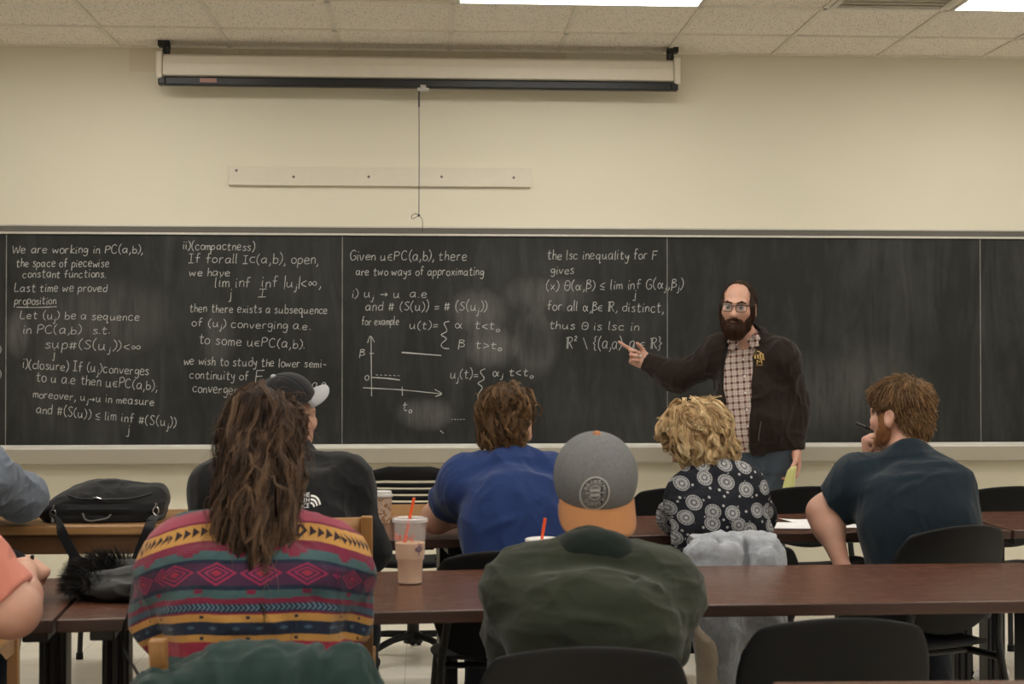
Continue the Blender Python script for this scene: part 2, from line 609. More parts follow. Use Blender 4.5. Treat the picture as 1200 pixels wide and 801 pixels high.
# T-bar grid of the ceiling: the seams follow the photo
SEAM0 = wx(527)
mb = MB()
xs = [SEAM0 + 0.61 * i for i in range(-7, 9)]
ys = [7.64 - 0.61 * j for j in range(0, 18)]
for x in xs:
    if XL < x < XR: mb.box((x - .012, YB, CEIL - .009), (x + .012, WALL, CEIL + .001))
for y in ys:
    if y > YB: mb.box((XL, y - .012, CEIL - .009), (XR, y + .012, CEIL + .001))
mb.box((XL, WALL - .022, CEIL - .010), (XR, WALL, CEIL + .001))
struct(mb.build('trim_1', plain('grid_enamel', (0.80, 0.75, 0.64), 0.5), smooth=False))
# a thin dark gap under the wall angle
k = Mat('lamp_diffuser', (0.9, 0.9, 0.88), 0.4)
k.b.inputs['Emission Color'].default_value = (*LAMP_COL, 1)
k.b.inputs['Emission Strength'].default_value = LAMP
DIFF = k.m
FRAME = plain('lamp_frame', (0.62, 0.58, 0.5), 0.4)


def lamp(x, y, label):
    t = thing('ceiling_light', label, 'ceiling light', (x, y, CEIL), 0, 'fluorescent ceiling panels')
    w, d = 0.598, 0.293
    m = MB()
    for (lo, hi) in (((-w, -d, -.014), (w, -d + .02, 0)), ((-w, d - .02, -.014), (w, d, 0)), ((-w, -d + .02, -.014), (-w + .02, d - .02, 0)), ((w - .02, -d + .02, -.014), (w, d - .02, 0))):
        m.box(lo, hi)
    m.build('frame', FRAME, t, smooth=False)
    MB().box((-w + .018, -d + .018, -.011), (w - .018, d - .018, -.002)).build('diffuser', DIFF, t, smooth=False)


for j, y in enumerate((6.42 + .305, 3.98 + .305, 1.54 + .305, -.9 + .305)):
    for i in range(-1, 3):
        x = SEAM0 + 0.61 + 2.44 * i
        if not (XL + .65 < x < XR - .65): continue
        if j == 0 and i == 0: lb = 'glowing ceiling light panel above and in front of the projector screen'
        elif j == 0 and i == 1: lb = 'glowing ceiling light panel at the top right, right of the bearded lecturer'
        else: lb = 'recessed ceiling light panel over the room beyond the edge of the picture'
        lamp(x, y, lb)

# vent beside the right ceiling light
vx = SEAM0 + 0.61 * 3.5
t = thing('ceiling_vent', 'square slatted air vent in the ceiling left of the right light panel', 'vent', (vx, 6.725, CEIL))
m = MB(); n_ = 0.288
for (lo, hi) in (((-n_, -n_, -.012), (n_, -n_ + .03, 0)), ((-n_, n_ - .03, -.012), (n_, n_, 0)), ((-n_, -n_ + .03, -.012), (-n_ + .03, n_ - .03, 0)), ((n_ - .03, -n_ + .03, -.012), (n_, n_ - .03, 0))): m.box(lo, hi)
m.build('frame', FRAME, t, smooth=False)
m = MB()
for i in range(9):
    m.box((-n_ + .03, -.24 + .06 * i - .016, -.010), (n_ - .03, -.24 + .06 * i + .016, -.006), M=Matrix.Identity(4))
m.build('louvre', plain('vent_grey', (0.42, 0.38, 0.3), 0.5), t, smooth=False)


# ------------------------------------------------------------------ chalkboard
BZ0, BZ1 = wz(522), wz(275)


def board_mat():
    k = Mat('slate_board', (0.026, 0.027, 0.025), 0.55, 0, 0.2)
    x, y, z = k.xyz()
    n1 = k.noise(1.3, 5, 0.6); n2 = k.noise(1, 6, 0.65, vec=k.mapped((9, 1, 1.4), (0, 0.35, 0)), dist=1.2)
    n3 = k.noise(1, 5, 0.7, vec=k.mapped((26, 1, 2.2), (0, -0.12, 0)))
    dust = ((n1 * n2 * 3.2 - 0.62).clamp() * 0.07 + (n3 - 0.5).clamp() * 0.010)
    # erased places, still chalky: (pixel centre, half size)
    for (cx, cy, rx, ry, s) in ((560, 365, 40, 30, .10), (575, 405, 34, 28, .12), (628, 400, 30, 45, .10), (640, 345, 60, 24, .07),
                                (500, 485, 38, 20, .10), (130, 370, 90, 50, .05), (255, 395, 22, 45, .06), (980, 460, 120, 50, .04), (20, 390, 14, 30, .10)):
        c = at(cx, cy, BY); a, b = rx / 210, ry / 210
        ex, ez = (x - c.x) / a, (z - (c.z - BZ0)) / b
        r = ex * ex + ez * ez + (n2 - 0.5) * 2.4
        dust = dust + (1.0 - r).clamp() * (n2 * n3 * 4.2 - 0.35).clamp() * (s * 1.5)
    # wiped arc around the dark patch by the middle formulas
    c = at(628, 398, BY); ex, ez = (x - c.x) / 0.10, (z - (c.z - BZ0)) / 0.13
    dust = dust * ((ex * ex + ez * ez + (n2 - 0.5) * 1.2 - 0.2).clamp() * 0.7 + 0.3)
    k.color(k.mix(dust.clamp(), k.mix(n1, (0.017, 0.018, 0.0165), (0.024, 0.0245, 0.023)), (0.62, 0.61, 0.57)))
    k.rough(n2 * 0.2 + 0.45)
    return k.m


BZ0, BZ1 = wz(522), wz(275)
board = thing('chalkboard', 'long black wall chalkboard covered in handwritten maths', 'chalkboard', (0, BY, BZ0))
BM = board_mat()
SEAMS = [XL + .3, at(7, 400, BY).x, at(401, 400, BY).x, at(782, 400, BY).x, at(1149, 400, BY).x, XR - .3]
for a, b in zip(SEAMS[:-1], SEAMS[1:]):
    m = MB().box((a + .0015, 0, -.01), (b - .0015, .03, BZ1 - BZ0 + .01))
    o = m.build('panel', BM, board, smooth=False)
    # each panel keeps world object coordinates for its dust
alu = plain('rail_aluminium', (0.55, 0.52, 0.46), 0.45, 0.3)
for s in SEAMS[1:-1]:
    MB().box((s - .0024, -.001, 0), (s + .0024, .004, BZ1 - BZ0)).build('joint_strip', plain('joint_chalky', (0.22, 0.22, 0.205), 0.7, var=0.75, scale=14), board, smooth=False)
kc = Mat('cork_strip', (0.13, 0.12, 0.105), 0.9)
kc.color(kc.mix(kc.noise(180, 4, 0.7), (0.075, 0.068, 0.06), (0.20, 0.185, 0.16))); kc.bump(kc.noise(220, 3), 0.5, 0.002)
r0, r1, r2, r3 = wz(277) - BZ0, wz(274.5) - BZ0, wz(268) - BZ0, wz(266) - BZ0
MB().box((SEAMS[0], -.012, r0), (SEAMS[-1], .03, r1)).build('lower_rail', alu, board, smooth=False, bevel=.002)
MB().box((SEAMS[0], -.006, r1), (SEAMS[-1], .03, r2)).build('cork_strip', kc.m, board, smooth=False)
MB().box((SEAMS[0], -.010, r2), (SEAMS[-1], .03, r3)).build('upper_rail', alu, board, smooth=False, bevel=.002)
tray = MB()
prof = [(0.03, .012), (-.004, .012), (-.004, -.004), (-.060, -.006), (-.068, .004), (-.075, .002), (-.075, -.085), (-.066, -.095), (.03, -.095)]
n = len(prof)
vs = [(SEAMS[0], y, z) for y, z in prof] + [(SEAMS[-1], y, z) for y, z in prof]
tray.add(vs, [(i, (i + 1) % n, (i + 1) % n + n, i + n) for i in range(n)] + [tuple(range(n)), tuple(range(2 * n - 1, n - 1, -1))])
kt = Mat('tray_enamel', (0.46, 0.41, 0.31), 0.5)
tx, ty, tz = kt.xyz()
kt.color(kt.mix(tz.gt(-.0085) * (kt.noise(7, 4) * 0.6 + 0.4), kt.mix(kt.noise(3, 3), (0.34, 0.305, 0.24), (0.39, 0.35, 0.275)), (0.80, 0.79, 0.74)))
tray.build('chalk_tray', kt.m, board, smooth=False)

# ------------------------------------------------------------------ handwriting
GL = {
 'a': '4.4,5 3,6 1,5 .3,2.5 1.2,.3 2.8,.6 4.3,4 4.4,5.4 4.2,1 5,0', 'b': '.6,10 .5,0;.5,3 2,5.4 4,4.5 4.2,1.6 2.6,0 .6,.6',
 'c': '4,5 2.6,6 .8,5 .3,2.4 1.4,.2 3.2,.2 4.2,1.2', 'd': '4,5 2.4,5.8 .5,4.2 .4,1.4 1.8,0 3.6,1.2;4.2,10 4,0',
 'e': '.5,3 4,3.6 3.6,5.4 2,6 .5,4.4 .4,1.8 1.6,.1 4.4,.8', 'f': '4,9.4 2.8,10 1.8,8.6 1.6,0;.2,5.2 3.6,5.6',
 'g': '4,5 2.4,6 .6,4.8 .6,2.2 2,1 3.8,3.4 4.1,5.2 3.8,-2 2.4,-4 .4,-2.8', 'h': '.6,10 .4,0;.4,3 1.8,5.4 3.4,4.8 3.6,0',
 'i': '.8,5.6 .6,1 1.4,0;.8,8 1.1,8.9', 'j': '2,5.6 1.8,-2.4 .8,-4 -.6,-3;2.0,8 2.3,8.9', 'k': '.6,10 .4,0;3.8,6 .6,2.6 4,0',
 'l': '.6,10 .4,1 1.2,0', 'm': '.4,5.6 .4,0;.4,3.8 1.6,5.6 2.6,4.6 2.7,0;2.7,3.8 4,5.6 5,4.6 5.2,0', 'n': '.5,5.6 .4,0;.4,3.4 1.8,5.6 3.4,4.8 3.6,0',
 'o': '2.4,6 .6,4.8 .4,1.8 2,0 4,1.4 4,4.6 2.4,6', 'p': '.6,5.6 .2,-4;.5,4 2.2,6 4,4.6 3.6,1.4 2,.2 .5,1', 'q': '4,5 2.2,6 .5,4.4 .6,1.4 2.2,.4 3.8,3 4.1,5.4 3.9,-4 5,-3',
 'r': '.5,5.6 .4,0;.4,3.4 1.6,5.4 3.4,5.4', 's': '3.8,5.2 2.2,6 .8,4.8 2.4,3.2 3.6,1.6 2.2,0 .3,.8', 't': '1.8,9 1.6,1 2.6,0 3.8,.6;.2,6 3.8,6.4',
 'u': '.5,5.6 .5,1.4 1.8,0 3.6,1.8 4,5.6;4,3 4.2,.6 5,0', 'v': '.3,5.6 1.9,0 4,5.8', 'w': '.2,5.6 1.2,0 2.8,4.4 4.2,0 5.6,5.8', 'x': '.3,5.6 4,0;4,5.8 .2,0',
 'y': '.4,5.6 1,2.6 2.4,2 3.8,5.6;3.9,5.6 3,-2.4 1.6,-4 .3,-3', 'z': '.4,5.4 3.8,5.6 .4,.2 4,.4',
 'I': '.2,9.6 4,9.8;2.1,9.7 2,0;0,0 4.2,.2', 'P': '.8,9.6 .5,0;.6,9 3,10 5,8 4,5.4 .8,4.6', 'C': '5,8.4 3.4,10 1,8 .4,4 1.6,.6 4,.2 5.4,1.6', 'W': '0,9.6 1.4,0 3.4,7.6 5.2,0 7.2,9.8',
 'L': '.8,10 .4,.4 4.6,.6', 'S': '4.6,9 2.6,10 .8,8 2.6,5.4 4.4,3 2.8,.2 .2,1.2', 'F': '.9,10 .5,0;.9,9.8 5.4,10;.7,5.2 4.4,5.6', 'G': '5,9 3,10.2 .8,8 .4,3.4 2,0 5,1.4 5,4.2 3,4.4',
 'R': '1,10 1,0;2,10 2,0;0,9.8 4,10.4 5.6,8.4 4,5.8 2.2,5.4;3,5.4 6,0', 'B': '.8,10 .4,-3;.8,9.4 3,10 4,8 1,6;1,6 4,4.8 4,1.6 .6,.6',
 '(': '2.4,11 .6,7 .6,2 2.6,-1.6', ')': '.4,11 2.4,7 2.2,2 .2,-1.6', ',': '1,.8 1.2,-.6 .2,-2.6', '.': '.4,.0 1,.7', ';': '1,.8 1.2,-.6 .2,-2.6;1.2,4.4 1.3,4.8', ':': '.8,.6 .9,1;.8,4.4 .9,4.8',
 '-': '.2,3.4 3.4,3.6', '=': '.2,4.6 4.2,4.8;.2,2 4.2,2.4', '<': '4,6.4 .3,3.4 4.2,.6', '>': '.4,6.4 4,3.4 .3,.6', '#': '1.6,8 1,0;3.6,8 3.2,0;.2,5.6 5,6;0,2.4 4.8,2.8',
 '|': '.6,10.5 .4,-1.6', '8': '2.6,3 1.2,5 .2,3 1.2,1.2 2.8,3.2 4.6,5.2 6,3.4 4.8,1.2 2.6,3', 'E': '4.2,6 1.4,5.4 .4,3 1.4,.6 4.4,.2;.4,3.2 3.6,3.2', 'U': '4.6,7 1.6,6.6 .4,4 1.6,1.2 4.8,1',
 'K': '4.4,7.4 .4,4.4 4.4,2;.4,.2 4.4,-.6', '>>': '', '~': '.2,3 5.4,3.2;4,5 5.6,3.2 4,1.4', '{': '3.4,11 1.8,10 2.2,6.6 .6,5 2,3.4 1.8,0 3.2,-1.6', '}': '.4,11 2,10 1.6,6.6 3.4,5 1.8,3.4 2,0 .2,-1.6',
 'A': '4.6,5.6 2.4,0 .6,1.4 .6,4.4 2.2,5.6 4,1.6 5,0', 'T': '2.6,10 .6,8 .4,2 2.4,0 4.6,2 4.6,8 2.6,10;1.2,5 3.8,5.2', '*': '.4,5.6 3.6,1;3.6,5.6 .4,1', '0': '2.4,6 .6,4.8 .4,1.8 2,0 4,1.4 4,4.6 2.4,6', '2': '.4,8.4 2,10 3.6,8.2 .4,3.4 4,3.6',
 '\\': '.2,10 4.4,-1', 'o': '2.4,6 .6,4.8 .4,1.8 2,0 4,1.4 4,4.6 2.4,6',
}


class Chalk:
    def __init__(s, seed): s.m, s.r = MB(), random.Random(seed)
    def stroke(s, pts, w=1.25, sm=4):
        """pts in photograph pixels on the board's face"""
        P = [at(x, y, BY) for x, y in pts]
        if sm and len(P) > 2: P = catmull(P, sm)
        if (P[-1] - P[0]).length < 1e-6 and len(P) < 3: return
        v, f = [], []
        for i, p in enumerate(P):
            t = P[min(i + 1, len(P) - 1)] - P[max(i - 1, 0)]
            if t.length < 1e-7: t = Vector((1, 0, 0))
            nrm = Vector((-t.z, 0, t.x)).normalized()
            ww = w / 211 * 0.5 * s.r.uniform(0.65, 1.15)
            for k, (a, dy) in enumerate(((-1, .0004), (0, -.0008), (1, .0004))):
                v.append((p.x + nrm.x * ww * a, dy - .0002, p.z + nrm.z * ww * a - BZ0))
        for i in range(len(P) - 1):
            for k in (0, 1): f.append((3 * i + k, 3 * i + k + 1, 3 * i + k + 4, 3 * i + k + 3))
        s.m.add(v, f)
    def write(s, text, x0, y0, x1, y1=None, cap=10.0, w=1.05):
        y1 = y0 if y1 is None else y1
        items, cx, i = [], 0.0, 0
        while i < len(text):
            ch = text[i]; sc, dy = 1.0, 0.0
            if ch == '_': i += 1; ch = text[i]; sc, dy = 0.62, -2.6
            elif ch == '^': i += 1; ch = text[i]; sc, dy = 0.6, 5.0
            if ch == ' ': cx += 3.6; i += 1; continue
            st = [[tuple(float(q) for q in p.split(',')) for p in part.split()] for part in GL[ch].split(';')]
            wd = max(p[0] for l in st for p in l) * sc
            items.append((cx, dy, sc, st)); cx += wd + 1.3 * s.r.uniform(.8, 1.25); i += 1
        if not items: return
        kx = (x1 - x0) / max(cx - 1.3, 1)
        ky = cap / 10.0
        for (gx, dy, sc, st) in items:
            jx, jy, js = s.r.uniform(-.3, .3), s.r.uniform(-.5, .5), s.r.uniform(.88, 1.1)
            for l in st:
                pts = []
                for (a, b) in l:
                    X = gx + a * sc * 1.0 + jx + b * 0.06
                    Y = dy + b * sc * js + jy
                    f = X * kx / max(x1 - x0, 1)
                    pts.append((x0 + X * kx, y0 + (y1 - y0) * f - Y * ky))
                s.stroke(pts, w)
    def build(s, name):
        if s.m.v: s.m.build(name, CHALK, board, smooth=False)
        s.m = MB()


kk = Mat('chalk_marks', (0.5, 0.5, 0.47), 0.95, 0, 0.1)
cn = kk.noise(260, 3, 0.7)
kk.color(kk.mix(cn, (0.24, 0.24, 0.23), (0.68, 0.675, 0.65)))
CHALK = kk.m
Q = 1 / 2.967


def block(ch, ox, oy, lines, q=Q):
    for ln in lines:
        t, a, b, e = ln[:4]; rise = ln[4] if len(ln) > 4 else 0; cap = ln[5] if len(ln) > 5 else 9.6
        ch.write(t, ox + a * q, oy + b * q, ox + e * q, oy + (b + rise) * q, cap)
        if len(t) > 5: ch.build('chalk_writing')


c = Chalk(1)
block(c, 0, 260, [('We are working in PC(a,b),', 42, 108, 495), ('the space of piecewise', 57, 156, 378), ('constant functions.', 78, 193, 368), ('Last time we proved', 50, 242, 372),
  ('proposition', 50, 286, 195), ('Let (u_j) be a sequence', 70, 336, 485, 6), ('in PC(a,b)  s.t.', 78, 388, 380), ('sup#(S(u_j))<8', 155, 438, 487, 8, 11), ('j', 184, 470, 190),
  ('i)(closure) If (u_j)converges', 78, 508, 517, 24, 11), ('to u a.e then uEPC(a,b);', 125, 553, 545, 32, 11), ('moreover, u_j~u in measure', 115, 610, 535, 28), ('and #(S(u)) K lim inf #(S(u_j))', 125, 663, 610, 50, 11), ('j', 442, 735, 450, 0, 11)])
c.stroke([(57 * Q, 260 + 296 * Q), (130 * Q, 260 + 297 * Q), (197 * Q, 260 + 294 * Q)], 1.2)
c.build('chalk_writing')
c = Chalk(2)
block(c, -4, 260, [(')', 6, 455, 14), (')', 4, 545, 14, 0, 12)]); c.build('chalk_writing')
c = Chalk(3)
block(c, 200, 260, [('ii)(compactness)', 42, 95, 290, 4), ('If forall IU(a,b), open,', 62, 142, 512, 4, 11), ('we have', 65, 187, 205), ('lim inf  inf |u_j|<8,', 152, 226, 520, 0, 12), ('j', 203, 262, 210, 0, 11), ('I', 303, 260, 330),
  ('then there exists a subsequence', 65, 312, 543, 8), ('of (u_j) converging a.e.', 72, 362, 485, 12), ('to some uEPC(a,b).', 98, 423, 465, 16, 11), ('we wish to study the lower semi-', 45, 495, 540, 12), ('continuity of', 65, 543, 270, 8, 10), ('F', 290, 560, 322, 0, 15), ('a.e.', 490, 578, 550, 0, 11), ('convergence.', 75, 590, 280, 12, 11)])
c.build('chalk_writing')
c = Chalk(4)
ox, oy = 395, 260
block(c, ox, oy, [('Given uEPC(a,b), there', 45, 133, 450, 0, 11), ('are two ways of approximating', 65, 185, 508), ('i) u_j ~ u  a.e', 50, 262, 310, 0, 10), ('and # (S(u)) = # (S(u_j))', 98, 308, 520, 0, 11), ('for example', 85, 358, 215), ('u(t)=', 252, 372, 350, 0, 10),
  ('A  t<t_0', 410, 368, 565, 6, 9), ('B  t>t_0', 420, 436, 570, 6, 9), ('u_j(t)=', 392, 543, 490, 0, 11), ('A_j t<t_0', 540, 535, 680, 0, 9.5), ('B  t>t_0', 540, 620, 690, 10, 9.5)])
P = lambda *a: [(ox + x * Q, oy + y * Q) for x, y in a]
c.stroke(P((390, 345), (372, 352), (382, 378), (362, 392), (380, 405), (362, 425), (370, 438), (390, 440)))
c.stroke(P((515, 510), (498, 520), (512, 545), (490, 560), (505, 575), (490, 600), (492, 620), (500, 630)))
c.build('chalk_writing')
c = Chalk(5)
c.stroke(P((118, 398), (119, 500), (120, 605)), 1.1); c.stroke(P((106, 420), (116, 396), (130, 418)), 1.1)
c.stroke(P((90, 576), (220, 583), (362, 597)), 1.4); c.stroke(P((340, 582), (364, 597), (342, 606)), 1.2)
c.stroke(P((112, 456), (128, 457)), 1.1); c.stroke(P((225, 453), (300, 459), (362, 464)), 1.9)
c.stroke(P((122, 540), (170, 543), (218, 549)), 1.9)
for i in range(6): c.stroke(P((135 + 15 * i, 531 + i * .5), (143 + 15 * i, 532 + i * .5)), .9)
c.stroke(P((226, 572), (227, 603)), 1.1)
block(c, ox, oy, [('B', 76, 466, 92, 0, 7), ('o', 96, 550, 110, 0, 9), ('t_0', 228, 655, 258, 0, 10)])
for i in range(5): c.stroke(P((398 + 10 * i, 686), (403 + 10 * i, 686)), .9)
c.stroke(P((358, 724), (370, 734)), 1.0)
c.build('chalk_diagram')
c = Chalk(6)
block(c, 610, 260, [('the lsc inequality for F', 92, 130, 475, 0, 11), ('gives', 105, 180, 185), ('(*) T(A,B) K lim inf G(A_j,B_j)', 88, 238, 565, -8, 11), ('j', 393, 262, 400), ('for all A,BE R, distinct,', 92, 306, 495, 8, 11), ('thus T is lsc in', 98, 370, 412, 8),
  ('R^2 \\ {(a,a): a E R}', 158, 440, 490, 0, 13)])
c.build('chalk_writing')

# ------------------------------------------------------------------ projector screen
SY = 7.93
zl, zr = at(600, 67, SY).z, at(600, 94, SY).z      # housing front, top and bottom
xa, xb = at(186, 80, SY).x, at(794, 80, SY).x
scr = thing('projector_screen', 'white rolled-up projector screen hanging along the top of the front wall', 'projector screen', ((xa + xb) / 2, SY, zr))
hw = (xb - xa) / 2; H = zl - zr
white = plain('screen_white', (0.70, 0.64, 0.53), 0.4, var=0.04)
m = MB()
prof = [(0, .01), (0, H * .55), (.012, H * .9), (.03, H), (.12, H + .012), (.125, .02), (.10, 0), (.03, 0)]
n = len(prof); a_, b_ = -hw + .02, hw - .02
m.add([(a_, y, z) for y, z in prof] + [(b_, y, z) for y, z in prof], [(i, (i + 1) % n, (i + 1) % n + n, i + n) for i in range(n)] + [tuple(range(n)), tuple(range(2 * n - 1, n - 1, -1))])
m.build('housing', white, scr, smooth=False, bevel=.004)
for s in (-1, 1):
    e = MB().box((s * hw - .018, -.006, -.012), (s * hw + .018, .135, H + .015)).build('end_cap', white, scr, smooth=True, bevel=.012, seg=3)
blk = plain('screen_black', (0.012, 0.012, 0.013), 0.4)
bar = MB().box((-hw + .03, .004, -.046), (hw - .03, .05, .002)).build('weight_bar', blk, scr, bevel=.008, seg=3)
for s in (-1, 1): MB().box((s * (hw - .015) - .02, .0, -.044), (s * (hw - .015) + .02, .054, -.004)).build('bar_cap', blk, bar, bevel=.006)
MB().box((-hw + .22, -.0015, -.03), (-hw + .31, .005, -.008)).build('red_label', plain('label_red', (0.33, 0.17, 0.14), 0.5, var=.3, scale=90), bar, smooth=False)
for s in (-1, 1):
    m = MB()
    top = CEIL - (zr) - .002
    m.tube([(s * (hw - .03), .06, H - .01), (s * (hw - .032), .055, H + .05), (s * (hw - .02), .05, top - .02)], .022, 8)
    m.box((s * (hw - .02) - .03, .02, top - .03), (s * (hw - .02) + .03, .08, top))
    m.build('bracket', blk, scr, bevel=.004)
cx = at(496, 105, SY).x - (xa + xb) / 2
hnd = MB().box((cx - .033, -.004, -.064), (cx + .033, .03, -.046)).box((cx - .016, .0, -.05), (cx + .016, .03, -.03)).build('pull_handle', plain('handle_grey', (0.45, 0.43, 0.38), 0.4), scr, bevel=.004)
zc = lambda py: at(490, py, SY).z - zr
m = MB(); cx2 = at(491, 150, SY).x - (xa + xb) / 2
m.tube([(cx2, .01, -.06), (cx2, .01, zc(125))], .0045, 8)
m.tube([(cx2, .01, zc(125)), (cx2 + .001, .012, zc(190)), (cx2, .012, zc(251))], .0022, 6)
m.lathe([(0, .008), (.006, .005), (.007, 0), (.005, -.006), (0, -.008)], 10, M=Matrix.Translation((cx2, .012, zc(252))))
loop = catmull([(cx2, .012, zc(252)), (cx2 - .02, .011, zc(250)), (cx2 - .04, .012, zc(253)), (cx2 - .035, .012, zc(256)), (cx2 - .015, .013, zc(254)), (cx2, .012, zc(252))], 5)
m.tube(loop, .002, 6)
m.tube(catmull([(cx2, .012, zc(252)), (cx2 + .018, .012, zc(257)), (cx2 + .02, .012, zc(266)), (cx2 + .02, .01, zc(272))], 5), .0018, 6)
m.build('pull_cord', blk, scr)
# mounting board on the wall behind the screen
z0, z1 = at(400, 66, WALL).z, at(400, 57.5, WALL).z
b = MB().box((at(190, 60, WALL).x, -.02, z0 - .06), (at(281, 60, WALL).x, 0, z1 + .004)).box((at(281, 60, WALL).x, -.014, z0 - .06), (at(663, 60, WALL).x, 0, z1 - .002))
b = b.build('mounting_board', plain('board_cream', (0.62, 0.55, 0.41), 0.6), None, smooth=False, bevel=.002)
b.location = (0, WALL, 0)
tag(b, 'cream painted timber board on the wall behind the projector screen housing', 'mounting board')

# white strip with screws
z0, z1 = at(440, 218.5, WALL).z, at(440, 196.5, WALL).z
xa_, xb_ = at(268.5, 206, WALL).x, at(622, 208, WALL).x
t = thing('wall_rail', 'long white wooden rail with screws on the wall above the chalkboard', 'rail', (xa_, WALL, z0))
MB().box((0, -.024, 0), (xb_ - xa_, 0, z1 - z0)).build('strip', plain('rail_white', (0.66, 0.61, 0.50), 0.5, var=.04), t, smooth=False, bevel=.003)
for (sx, sy) in ((277, 199.5), (344, 207), (432, 207), (517.5, 207), (602, 208)):
    p = at(sx, sy, WALL - .024)
    MB().lathe([(0, .0035), (.005, .003), (.0075, 0), (.0075, -.004)], 12, M=Matrix.Translation((p.x - xa_, -.024, p.z - z0)) @ Matrix.Rotation(PI / 2, 4, 'X')).build('screw', plain('screw_steel', (0.16, 0.14, 0.12), 0.4, 0.6), t)
# ------------------------------------------------------------------ tables
def wood(name, c0, c1, c2, rough, scale=(1.2, 14, 14), bump=.08, grain=6.0):
    k = Mat(name, c1, rough, 0, .45)
    v = k.mapped(scale)
    n = k.noise(1.6, 5, .6, vec=v, dist=.6); f = k.noise(grain, 6, .7, vec=k.mapped((scale[0] * 2, scale[1] * 5, scale[2] * 5)))
    k.color(k.mix((f - .35).clamp() * 1.2, k.ramp(n, [(0.3, c0), (0.5, c1), (0.72, c2)]), c0))
    k.rough(f * .12 + (rough - .05))
    k.bump(f, bump, .0008)
    return k.m


WALNUT = wood('walnut_laminate', (0.066, 0.026, 0.015), (0.105, 0.042, 0.025), (0.145, 0.062, 0.038), .25)
WALEDGE = wood('walnut_edge', (0.030, 0.013, 0.009), (0.045, 0.019, 0.012), (0.06, 0.027, 0.017), .4)
OAK = wood('oak_top', (0.25, 0.125, 0.045), (0.34, 0.18, 0.07), (0.43, 0.25, 0.11), .32)
OAKD = wood('oak_apron', (0.085, 0.038, 0.014), (0.12, 0.055, 0.020), (0.16, 0.08, 0.032), .42)
OAKC = wood('oak_chair', (0.24, 0.115, 0.035), (0.33, 0.165, 0.055), (0.40, 0.22, 0.085), .38, (9, 9, 1.4))
BLACKM = plain('black_steel', (0.012, 0.012, 0.013), .38, .1, .4)
BLACKP = plain('black_plastic', (0.008, 0.008, 0.0085), .55, 0, .18, bump=.15, bscale=600)
TH = .745


def corner_frame(fl, fr):
    a, b = atz(fl[0], fl[1], TH), atz(fr[0], fr[1], TH)
    d = b - a
    return a, d.length, math.atan2(d.y, d.x)


def dark_table(fl, fr, depth, label, group='walnut tables', inset=.17, width=None):
    a, L, rz = corner_frame(fl, fr)
    if width: L = width
    t = thing('table', label, 'table', (a.x, a.y, 0), rz, group)
    top = MB().box((0, 0, TH - .032), (L, depth, TH)).build('tabletop', [WALNUT, WALEDGE], t, bevel=.004, seg=3, angle=30)
    for p in top.data.polygons:
        if abs(p.normal.z) < .5: p.material_index = 1
    for s in (inset, L - inset):
        m = MB(); yc = depth * .5
        m.box((s - .034, yc - .05, .06), (s + .034, yc + .05, TH - .06)).box((s - .02, yc - .06, .07), (s - .007, yc - .045, TH - .07)).box((s + .007, yc - .06, .07), (s + .02, yc - .045, TH - .07))
        leg = m.build('leg', BLACKM, t, bevel=.006)
        MB().box((s - .03, .05, TH - .062), (s + .03, depth - .05, TH - .032)).build('top_bracket', BLACKM, leg, bevel=.004)
        MB().box((s - .032, .15, .022), (s + .032, depth - .06, .062)).build('foot', BLACKM, leg, bevel=.01)
        for y in (.18, depth - .09):
            MB().lathe([(0, 0), (.018, 0), (.018, .012), (.006, .016), (.006, .024), (0, .024)], 14, M=Matrix.Translation((s, y, 0))).build('leveller', BLACKM, leg)
    MB().box((inset + .05, depth * .5 - .012, TH - .078), (L - inset - .05, depth * .5 + .012, TH - .045)).build('stretcher', BLACKM, t, bevel=.003)
    return t, a, L, rz


def oak_table(fl, fr, depth, label, width=None, apron=.075):
    a, L, rz = corner_frame(fl, fr)
    if width: L = width
    t = thing('table', label, 'table', (a.x, a.y, 0), rz, 'oak tables')
    MB().box((0, 0, TH - .038), (L, depth, TH)).build('tabletop', OAK, t, bevel=.008, seg=3)
    for (lo, hi) in (((.05, .03, TH - .038 - apron), (L - .05, .052, TH - .038)), ((.05, depth - .052, TH - .038 - apron), (L - .05, depth - .03, TH - .038)),
                     ((.03, .05, TH - .038 - apron), (.052, depth - .05, TH - .038)), ((L - .052, .05, TH - .038 - apron), (L - .03, depth - .05, TH - .038))):
        MB().box(lo, hi).build('apron', OAKD, t, bevel=.003)
    for x in (.06, L - .06):
        for y in (.065, depth - .065):
            m = MB()
            m.add([(x + sx * w, y + sy * w, z) for z, w in ((0, .022), (TH - .038, .032)) for sx, sy in ((-1, -1), (1, -1), (1, 1), (-1, 1))],
                  [(3, 2, 1, 0), (4, 5, 6, 7)] + [(i, (i + 1) % 4, (i + 1) % 4 + 4, i + 4) for i in range(4)])
            m.build('leg', OAKD, t, bevel=.004)
    return t, a, L, rz


# second row (nearer the camera)
tA = dark_table((66, 726), (748, 709.5), .70, 'walnut table holding the iced coffee and the black leather jacket', inset=.10)
tB = dark_table((752, 709.3), (1330, 702), .70, 'long walnut table without papers in front of the empty black chair', inset=.12)
tC = dark_table((-620, 742.6), (61.5, 726.1), .70, 'walnut table under the forearm of the salmon shirt person', inset=.05)
